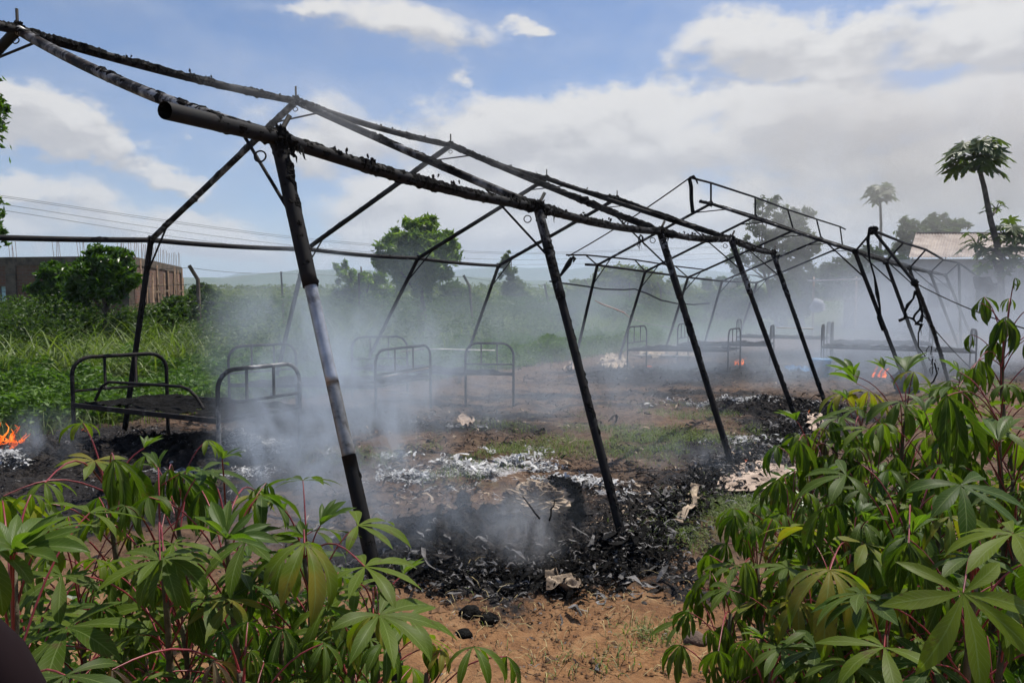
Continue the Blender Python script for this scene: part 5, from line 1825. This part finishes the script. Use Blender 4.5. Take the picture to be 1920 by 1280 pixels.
c = G(8, 862)
fire('large orange fire burning at the left edge', (c.x - .12, c.y, .02), .50, .36, 26, 3)
c = G(155, 812)
fire('tiny flame licking up under the nearest bed', c, .05, .12, 3, 4)
c = G(1385, 688)
fire('small flame under the bed frame beside the far tent leg', (c.x, c.y, .05), .2, .17, 7, 5)
c = G(1650, 712)
fire('orange flame beside the slumped cloth of the far leg', (c.x, c.y, .05), .30, .25, 10, 6)
c = G(1515, 785)
fire('tiny flame behind the fourth near tent leg', c, .06, .12, 3, 7)
c = G(1399, 878)
fire('tiny flame at the foot of the third near tent leg', c, .04, .08, 3, 8)
c = G(1215, 690)
fire('faint small flame in front of the far bed', (c.x, c.y, .03), .16, .08, 5, 9)
random.seed(77)


# ------------------------------------------------------------------ cassava plants
def cassava_mesh(style, seed, nl, L, m):
    rg = random.Random(seed)
    mb_ = MB()
    step = R(rg.uniform(38, 46)) if nl > 5 else R(rg.uniform(48, 56))
    if style == 'young':
        step *= .75
    for k in range(nl):
        a = (k - (nl - 1) / 2) * step + rg.uniform(-.09, .09)
        Lk = L * (1 - .30 * (abs(k - (nl - 1) / 2) / ((nl - 1) / 2)) ** 2) * rg.uniform(.88, 1.08)
        Wk = Lk * rg.uniform(.10, .14)
        if style == 'flat':
            e0, dr, pw_ = R(rg.uniform(2, 16)), R(rg.uniform(25, 60)), 1.3
            fold, wav = rg.uniform(.12, .3), .04
        elif style == 'droop':
            e0, dr, pw_ = R(rg.uniform(-5, 15)), R(rg.uniform(70, 105)), .8
            fold, wav = rg.uniform(.25, .55), .05
        elif style == 'wilt':
            e0, dr, pw_ = R(rg.uniform(0, 30)), R(rg.uniform(95, 125)), .30
            fold, wav = rg.uniform(.7, 1.3), .10
            Wk *= .95
        elif style == 'shrivel':
            e0, dr, pw_ = R(rg.uniform(0, 50)), R(rg.uniform(110, 170)), .35
            fold, wav = rg.uniform(1.2, 2.2), .25
            Wk *= .45
            Lk *= rg.uniform(.5, .8)
        else:  # young, held up
            e0, dr, pw_ = R(rg.uniform(40, 62)), R(rg.uniform(15, 45)), 1.4
            fold, wav = rg.uniform(.3, .6), .04
        NS = 9
        pos = Vector((0, 0, 0))
        ca, sa = math.cos(a), math.sin(a)
        twist = rg.uniform(-.35, .35) * (2.2 if style in ('wilt', 'shrivel') else 1)
        V, U = [], []
        ph_ = rg.uniform(0, 6)
        for i in range(NS + 1):
            t = i / NS
            phi = e0 - dr * t ** pw_ if t > 0 else e0
            d = Vector((ca * math.cos(phi), sa * math.cos(phi), math.sin(phi)))
            if i:
                pos = pos + d * (Lk / NS)
            side = Vector((-sa, ca, 0))
            nrm = side.cross(d) * -1
            nrm = d.cross(side)
            tw = twist * t
            s2 = side * math.cos(tw) + nrm * math.sin(tw)
            n2_ = nrm * math.cos(tw) - side * math.sin(tw)
            ww = Wk * (.06 + 1.0 * math.sin(math.pi * min(1, t ** 1.1 * .95 + .02)) ** 1.15 * (.66 + .5 * t)) if t < 1 else Wk * .03
            if t > .75:
                ww *= (1 - (t - .75) / .25 * .35)
            for v in (-1, -.5, 0, .5, 1):
                off = fold * abs(v) * ww * .8 + wav * ww * math.sin(i * 2.1 + ph_ + v * 2)
                V.append(pos + s2 * (v * ww * math.cos(min(fold, 1.3) * .6)) + n2_ * off)
                U.append((t, v * .5 + .5))
        F = [(i * 5 + j, (i + 1) * 5 + j, (i + 1) * 5 + j + 1, i * 5 + j + 1) for i in range(NS) for j in range(4)]
        mb_.add(V, F, U)
    return np_mesh('leaf', np.concatenate(mb_.V), np.concatenate(mb_.F), m, uv=np.concatenate(mb_.U), smooth=True)


LM = {}
for st_, m_, nn_ in (('flat', M_CASS, 6), ('droop', M_CASS, 5), ('wilt', M_WILT, 6), ('young', M_YOUNG, 4), ('shrivel', M_WILT, 3)):
    LM[st_] = [cassava_mesh(st_, 31 * i + len(st_), (7, 6, 5, 7, 6, 5)[i % 6], 1.0, m_) for i in range(nn_)]
LM['brown'] = [cassava_mesh('wilt', 900 + i, 5, 1.0, M_BROWN) for i in range(2)]
LM['shrivel_young'] = [cassava_mesh('shrivel', 950 + i, 7, 1.0, M_YOUNG) for i in range(2)]


def put_leaf(root, style, c, az, tilt, size, frm, roll=0.0, idx=None):
    """a leaf at c whose petiole comes from frm"""
    rot = Matrix.Rotation(az, 4, 'Z') @ Matrix.Rotation(tilt, 4, 'Y') @ Matrix.Rotation(roll, 4, 'X')
    M = Matrix.Translation(c) @ rot @ Matrix.Scale(size, 4)
    lst = LM[style]
    me = random.choice(lst) if idx is None else lst[idx % len(lst)]
    lf = new_obj('leaf', me, root, M)
    a, b = Vector(frm), Vector(c)
    d = (b - a)
    pts = []
    for i in range(8):
        t = i / 7
        p = a.lerp(b, t)
        p += Vector((0, 0, 1)) * d.length * .16 * math.sin(math.pi * t)
        pts.append(p)
    MB().tube(pts, [lerp(.0019, .0012, i / 7) for i in range(8)], 6, cap=False).build('petiole', M_PETIOLE, lf)
    return lf


def cassava(label, top, base, n, mix, L=.15, pet=(.12, .24), heroes=(), spread=.55, group='cassava plants in the foreground'):
    L = L * .76
    n = int(n * 2.25)
    top, base = Vector(top), Vector(base)
    root = thing('cassava_plant', label, 'plant', base, group)
    H = (top - base).length
    st = []
    for i in range(15):
        t = i / 14
        p = base.lerp(top, t) + Vector((mnoise.noise(Vector((t * 2.5, top.x * 9, 0))), mnoise.noise(Vector((t * 2.5, top.y * 9, 3))), 0)) * .07 * math.sin(math.pi * t)
        st.append(p)
    MB().tube(st, [lerp(.013, .0045, i / 14) for i in range(15)], 8, bump=.12, freq=40).build('stem', M_STEM, root)

    def at(t):
        f = t * 14
        i = min(int(f), 13)
        return st[i].lerp(st[i + 1], f - i)
    for k in range(n):
        t = 1 - spread * ((k + .2) / n) ** 1.0
        frm = at(min(1, t))
        az = k * 2.399 + random.uniform(-.35, .35) + top.x * 7
        el = R(lerp(62, 5, (k / n))) + random.uniform(-.2, .25)
        pl = random.uniform(*pet) * (.5 + .5 * min(1, (k + 2) / 5))
        d = Vector((math.cos(az) * math.cos(el), math.sin(az) * math.cos(el), math.sin(el)))
        style = random.choices([m_[0] for m_ in mix], [m_[1] for m_ in mix])[0]
        if k < 2 and style == 'flat':
            style = 'young'
        sz = L * random.uniform(.75, 1.15) * (.6 if k < 2 else 1)
        tilt = (R(90) - el) * .35 if style in ('flat', 'droop', 'young') else random.uniform(-.2, .2)
        put_leaf(root, style, frm + d * pl, az + random.uniform(-.4, .4), tilt, sz, frm, random.uniform(-.3, .3))
    for h in heroes:
        style, px, py, Yd, azd, tiltd, sz = h[:7]
        roll = R(h[7]) if len(h) > 7 else 0.0
        c = P(px, py, Yd)
        frm = min((at(q / 20) for q in range(6, 21)), key=lambda s_: abs((s_ - c).length - .2))
        put_leaf(root, style, c, R(azd), R(tiltd), sz * .86, frm, roll, idx=int(px))
    return root


def cpl(label, px, py, Yd, n, mix, L=.15, heroes=(), spread=.55, lean=(0, 0), pet=(.12, .24)):
    t = P(px, py, Yd)
    b = Vector((t.x + lean[0], t.y + lean[1], 0))
    b.z = float(ground_z(b.x, b.y)[0]) - .02
    return cassava(label, t, b, n, mix, L, pet, heroes, spread)


FL = [('flat', 5), ('droop', 3), ('wilt', 1)]
WL = [('wilt', 5), ('droop', 3), ('shrivel', 1), ('flat', 1.5)]
MX = [('droop', 4), ('wilt', 3), ('flat', 3)]
# left bank.  heroes: style, px, py, depth, azimuth, tilt (nose down), lobe length, roll
cpl('cassava plant at the lower left corner with upright young leaves', 25, 1060, .95, 9, FL, .13, [('young', 28, 1035, .85, -20, 35, .105), ('young', 20, 1040, .86, 60, 10, .10), ('flat', 126, 1176, 1.05, -70, 18, .155, 10)], lean=(-.1, .1))
cpl('cassava plant with a tall wilted brownish leaf left of the near leg', 205, 925, 1.45, 10, MX, .14, [('wilt', 214, 862, 1.25, 40, 0, .165), ('wilt', 245, 880, 1.3, 150, 0, .12), ('droop', 84, 905, 1.15, -30, 0, .075), ('wilt', 6, 930, 1.3, 10, 0, .12)], lean=(.05, .15))
cpl('cassava plant whose glossy open leaf hangs at the left centre', 300, 1010, 1.25, 9, FL, .135, [('droop', 307, 1046, 1.05, -60, 12, .115, 12), ('flat', 300, 1050, 1.02, 150, 0, .12)], lean=(-.05, .1))
cpl('cassava plant with a narrow drooping leaf on a pale red stalk', 330, 930, 1.7, 8, MX, .14, [('wilt', 317, 880, 1.5, 200, 0, .135), ('wilt', 300, 1010, 1.5, 80, 0, .10)], lean=(.1, .15))
cpl('cassava plant with pointed young leaves before the smoke', 424, 985, 1.3, 9, FL, .14, [('young', 424, 1008, 1.08, 160, 15, .10), ('young', 424, 1010, 1.08, -10, 45, .10), ('shrivel_young', 499, 905, 1.45, 0, 0, .105), ('shrivel_young', 476, 918, 1.5, 90, 0, .09)], lean=(.0, .15))
cpl('cassava plant with a yellowing leaf at the foot of the near leg', 570, 1045, 1.35, 10, FL, .15, [('droop', 571, 1018, 1.15, -30, 10, .16, -10), ('flat', 684, 1062, 1.2, -10, 10, .13), ('young', 575, 1010, 1.3, 170, 30, .08)], lean=(.0, .15))
cpl('cassava plant with long open leaves at the right end of the left bank', 700, 1135, 1.35, 8, [('flat', 5), ('droop', 4)], .14, [('flat', 711, 1152, 1.1, -25, 18, .15), ('droop', 700, 1150, 1.12, 160, 15, .13)], lean=(-.05, .1), pet=(.08, .16))
cpl('low cassava plant drooping over the soil at the bottom centre', 800, 1262, 1.35, 5, [('droop', 5), ('wilt', 2)], .11, [('droop', 887, 1212, 1.3, -60, 0, .115), ('wilt', 950, 1230, 1.35, 0, 0, .09)], lean=(-.05, .1), pet=(.08, .14))
cpl('bushy low cassava plant in the lower left', 150, 1120, 1.45, 16, MX, .14, spread=.6)
cpl('bushy low cassava plant below the yellowing leaf', 520, 1130, 1.5, 16, MX, .13, spread=.6)
cpl('bushy low cassava plant in the bottom left centre', 340, 1170, 1.35, 16, MX, .13, spread=.55)
cpl('dark low cassava plant along the bottom edge', 450, 1260, 1.05, 9, MX, .11, [('brown', 400, 1240, .95, 0, 0, .08), ('brown', 210, 1255, .9, 60, 0, .08)], spread=.4, pet=(.08, .16))
cpl('leafy cassava plant hidden low behind the corner leaves', 60, 1210, 1.2, 10, MX, .12, spread=.5)
cpl('cassava plant with hanging leaves low right in the left bank', 660, 1200, 1.3, 12, [('droop', 5), ('wilt', 3), ('flat', 2)], .12, spread=.5, pet=(.08, .18))

# right bank
cpl('tallest cassava plant at the right edge with curled dark leaves', 1890, 600, 2.2, 16, [('wilt', 5), ('shrivel', 4)], .15, [('wilt', 1882, 598, 2.1, 0, 0, .12), ('wilt', 1868, 640, 2.1, 90, 0, .11), ('wilt', 1798, 725, 2.0, 0, 0, .12), ('wilt', 1825, 690, 2.0, 0, 0, .10)], spread=.5, pet=(.1, .2))
cpl('cassava plant with bright upright leaves near the right edge', 1873, 790, 1.7, 12, FL, .16, [('young', 1873, 828, 1.55, 80, 15, .15), ('wilt', 1776, 742, 1.6, -40, 0, .21)], lean=(.1, .1))
cpl('cassava plant with sunlit leaves in the middle of the right bank', 1700, 770, 2.2, 16, [('flat', 4), ('droop', 3), ('young', 3)], .17)
cpl('cassava plant at the back of the right bank before the far bed', 1790, 770, 2.5, 16, [('flat', 4), ('droop', 3), ('young', 2)], .17)
cpl('cassava plant with a closed hanging leaf at the left of the right bank', 1520, 850, 2.3, 12, WL, .16, [('wilt', 1498, 826, 2.1, 0, 0, .17), ('wilt', 1540, 856, 2.1, 90, 0, .18), ('wilt', 1565, 850, 2.1, 180, 0, .16), ('brown', 1548, 825, 2.3, 0, 0, .12)])
cpl('cassava plant with mixed leaves behind the closed hanging leaf', 1615, 800, 2.5, 14, MX, .17, [('droop', 1599, 826, 2.2, 0, 0, .14)])
cpl('cassava plant with many wilted leaves at mid height on the right', 1480, 965, 2.0, 14, WL, .14, [('droop', 1468, 962, 1.9, 180, 0, .13), ('wilt', 1565, 945, 1.9, 30, 0, .14), ('wilt', 1392, 1012, 2.0, 0, 0, .08)])
cpl('cassava plant leaning over the grass patch with hooded leaves', 1420, 1060, 1.75, 12, WL, .14, [('wilt', 1397, 1054, 1.6, 0, 0, .16), ('wilt', 1330, 1040, 1.8, 50, 0, .12), ('wilt', 1455, 1100, 1.6, 100, 0, .13)])
cpl('small cassava plant lowest at the left of the right bank', 1370, 1150, 1.6, 10, [('wilt', 5), ('shrivel', 3)], .12, [('wilt', 1330, 1180, 1.5, 10, 0, .09), ('wilt', 1347, 1220, 1.4, 60, 0, .10), ('wilt', 1310, 1120, 1.7, 10, 0, .1)], pet=(.08, .16))
cpl('cassava plant with a broad open leaf hanging in the right centre', 1600, 1040, 1.5, 12, MX, .15, [('droop', 1556, 1068, 1.3, -100, 5, .20), ('droop', 1616, 978, 1.5, -30, 5, .14), ('brown', 1600, 1000, 1.6, 0, 0, .12)])
cpl('cassava plant with a big dark folded leaf on the right', 1705, 990, 1.45, 12, WL, .16, [('wilt', 1704, 1018, 1.15, 30, 0, .16), ('young', 1710, 1000, 1.3, -60, 0, .12), ('shrivel_young', 1695, 985, 1.4, 0, 0, .12)])
cpl('cassava plant with the largest spread leaf at the lower right', 1830, 1080, 1.15, 10, FL, .15, [('flat', 1806, 1111, .92, -90, 58, .15, 0), ('flat', 1801, 909, 1.2, -80, 30, .15), ('flat', 1900, 1000, 1.0, 180, 20, .13)], lean=(.05, .05))
cpl('cassava plant with smooth broad leaves at the bottom right', 1660, 1190, 1.2, 10, FL, .13, [('flat', 1658, 1213, 1.05, 200, 15, .13)], pet=(.08, .18))
cpl('shaded cassava plant low at the right edge', 1880, 1200, 1.15, 10, MX, .14, spread=.5)
cpl('shaded cassava plant low between two spread leaves', 1760, 1180, 1.35, 14, MX, .14, spread=.55)
cpl('shaded cassava plant low in the right bank centre', 1530, 1180, 1.5, 16, MX, .13, spread=.6)
cpl('low cassava plant along the bottom edge on the right', 1450, 1240, 1.35, 12, WL, .11, spread=.5, pet=(.08, .16))
cpl('leafy cassava plant filling the right bank behind the folded leaf', 1760, 880, 1.9, 18, FL, .16, spread=.6)
cpl('leafy cassava plant filling the right bank left of the folded leaf', 1640, 900, 2.1, 18, MX, .16, spread=.65)
cpl('leafy cassava plant filling the far right side', 1900, 900, 1.7, 16, MX, .16, spread=.6)

# undergrowth beneath both banks
pts = []
for (x0, x1, y0, y1, n_, h0) in ((-1.5, -.25, 1.0, 2.3, 5200, .55), (.75, 2.6, 1.3, 3.4, 9500, .62), (.45, .8, 1.3, 2.0, 900, .25)):
    xx = RNG.uniform(x0, x1, n_)
    yy = RNG.uniform(y0, y1, n_)
    kk = (xx > .36 * yy + .02) | (xx < -.12 * yy - .1)
    xx, yy = xx[kk], yy[kk]
    zz = h0 * RNG.uniform(0, 1, len(xx)) ** .8 * (.5 + fbm(xx * 2, yy * 2, 90, 3))
    pts.append(np.stack([xx, yy, zz], 1))
pts = np.concatenate(pts)
stuff('leafy_weeds', leaf_cloud(pts, RNG.uniform(.03, .075, len(pts)), updown=.4, aspect=.42, droop=.2), M_DARKTREE, 'small leafy weeds growing under the cassava plants')

# dark out-of-focus sleeve near the lens, no real post stands at this corner
o = MB().tube([P(-110, 1160, .42), P(-60, 1195, .42), P(-10, 1242, .42), P(22, 1300, .42), P(30, 1400, .42)], [.016, .018, .018, .018, .018], 12).build('near_sleeve', M_SLEEVE)
tag(o, 'dark rounded shape close to the lens in the lower left corner', 'post')


# ------------------------------------------------------------------ air and smoke
def haze_b(nt):
    v = nt.n('ShaderNodeVolumePrincipled', inp={'Color': (0.70, 0.81, 1.0, 1), 'Density': 0.00042, 'Anisotropy': 0.3})
    nt.n('ShaderNodeOutputMaterial', inp={'Volume': v})


M_HAZE = mat('haze', haze_b)
hz_o = MB().box((0, 1500, 55), (7600, 4400, 126)).build('haze', M_HAZE, smooth=False)
tag(hz_o, 'pale daylight haze over the plain', kind='stuff')


def smoke_mat(name, dens, nscale, lo, hi, seed, col=(0.90, 0.92, 0.96), stretch=(1, 1, 1), aniso=.35, power=1.0):
    def b(nt):
        tc = nt.n('ShaderNodeTexCoord')
        geo = nt.n('ShaderNodeNewGeometry')
        ln = nt.n('ShaderNodeVectorMath', operation='LENGTH', inp={0: (tc, 'Object')})
        e = nt.n('ShaderNodeMapRange', interpolation_type='SMOOTHSTEP', inp={0: (ln, 1), 1: 1.0, 2: .15, 3: 0.0, 4: 1.0})
        mp = nt.n('ShaderNodeMapping', inp={0: (geo, 'Position'), 1: (seed, seed * 2, 0), 3: stretch})
        no = nt.noise(mp, nscale, 5, .62, 1.3)
        d = nt.n('ShaderNodeMapRange', interpolation_type='SMOOTHSTEP', inp={0: (no, 0), 1: lo, 2: hi, 3: 0.0, 4: 1.0})
        den = nt.m('MULTIPLY', nt.m('MULTIPLY', e, d), dens)
        v = nt.n('ShaderNodeVolumePrincipled', inp={'Color': (*col, 1), 'Density': den, 'Anisotropy': aniso})
        nt.n('ShaderNodeOutputMaterial', inp={'Volume': v})
    return mat(name, b)


def ico(name, m, c, rx, ry, rz, tilt=0.0, label=''):
    import bmesh
    bm = bmesh.new()
    bmesh.ops.create_icosphere(bm, subdivisions=3, radius=1.0)
    me = bpy.data.meshes.new(name)
    bm.to_mesh(me)
    bm.free()
    me.materials.append(m)
    o = new_obj(name, me, None, Matrix.Translation(Vector(c)) @ Matrix.Rotation(tilt, 4, 'Y') @ Matrix.Diagonal((rx, ry, rz, 1)))
    return tag(o, label, kind='stuff')


def smoke(label, px, py, Y, rx, ry, rz, dens, nscale=1.2, lo=.35, hi=.7, tilt=0.0, seed=0.0, stretch=(1, 1, .6), **kw):
    c = P(px, py, Y)
    m = smoke_mat('smoke_%d' % len(MATS), dens, nscale, lo, hi, seed, stretch=stretch, **kw)
    return ico('smoke', m, c, rx, ry, rz, tilt, label)


SB = (0.80, 0.89, 1.0)
smoke('thick blue grey smoke rolling low behind the nearest leg', 635, 800, 5.8, 1.12, 1.4, .95, 2.6, 1.9, .43, .64, seed=1, col=SB)
smoke('grey smoke lying between the leaves and the near leg', 610, 960, 4.2, .75, .8, .42, 1.1, 2.2, .36, .66, seed=21, col=SB)
smoke('thick smoke rising left of the nearest leg', 560, 660, 7.4, 1.2, 1.5, 1.45, 1.3, 1.4, .43, .66, tilt=.2, seed=2, col=SB)
smoke('drifting smoke veiling the middle beds', 760, 690, 8.8, 2.3, 2.0, 1.15, .75, 1.3, .40, .66, seed=3, col=SB)
smoke('small dense puff over the burnt bundle', 985, 985, 3.85, .30, .3, .28, 2.6, 5.0, .38, .64, tilt=.4, seed=4, stretch=(1, 1, .8))
smoke('thin smoke hanging over the burnt heap', 850, 960, 4.0, 1.0, .6, .34, 1.1, 3.0, .40, .68, seed=5, col=SB)
smoke('thin smoke crossing the near ridge poles', 720, 270, 5.6, 2.4, 1.0, .55, .34, 1.6, .44, .72, tilt=.35, seed=6)
smoke('thin smoke over the open ground in the middle', 1050, 740, 9.0, 2.9, 2.8, 1.1, .36, 1.0, .40, .68, seed=7, col=SB)
smoke('smoke creeping over the second tent floor', 1400, 690, 13.5, 5.2, 3.4, 1.5, .34, .7, .36, .66, seed=8, col=SB)
smoke('broad bank of smoke filling the right hand side', 1800, 640, 16.5, 5.8, 6.0, 2.5, .42, .36, .34, .64, seed=9, col=(.70, .75, .83))
smoke('grey smoke cloud drifting up behind the far tent', 1780, 290, 40.0, 19.0, 5.5, 7.5, .20, .16, .25, .65, seed=10, col=(.72, .69, .68))
smoke('pale veil of smoke spreading over the field behind the tents', 1300, 590, 21.0, 10.0, 5.0, 2.4, .16, .25, .28, .62, seed=31, col=SB)
smoke('grey haze of smoke before the tall thin leaved trees', 1510, 440, 33.0, 4.6, 2.2, 3.8, .20, .3, .25, .6, seed=41, col=(.76, .76, .78))
smoke('low smoke in front of the far leg', 1600, 700, 11.5, 2.6, 1.6, .7, .40, .9, .38, .68, seed=11, col=SB)
smoke('faint smoke drifting before the mango tree', 720, 560, 14.0, 4.0, 3.0, 1.8, .11, .5, .32, .66, seed=12, col=SB)
smoke('wisp of smoke beside the left hand flames', 80, 840, 6.2, .6, .5, .45, 1.4, 2.2, .42, .68, seed=13, col=SB)
smoke('smoke lying low along the near melted edge', 1300, 870, 6.2, 1.3, .9, .35, .60, 2.0, .42, .68, seed=14, col=SB)
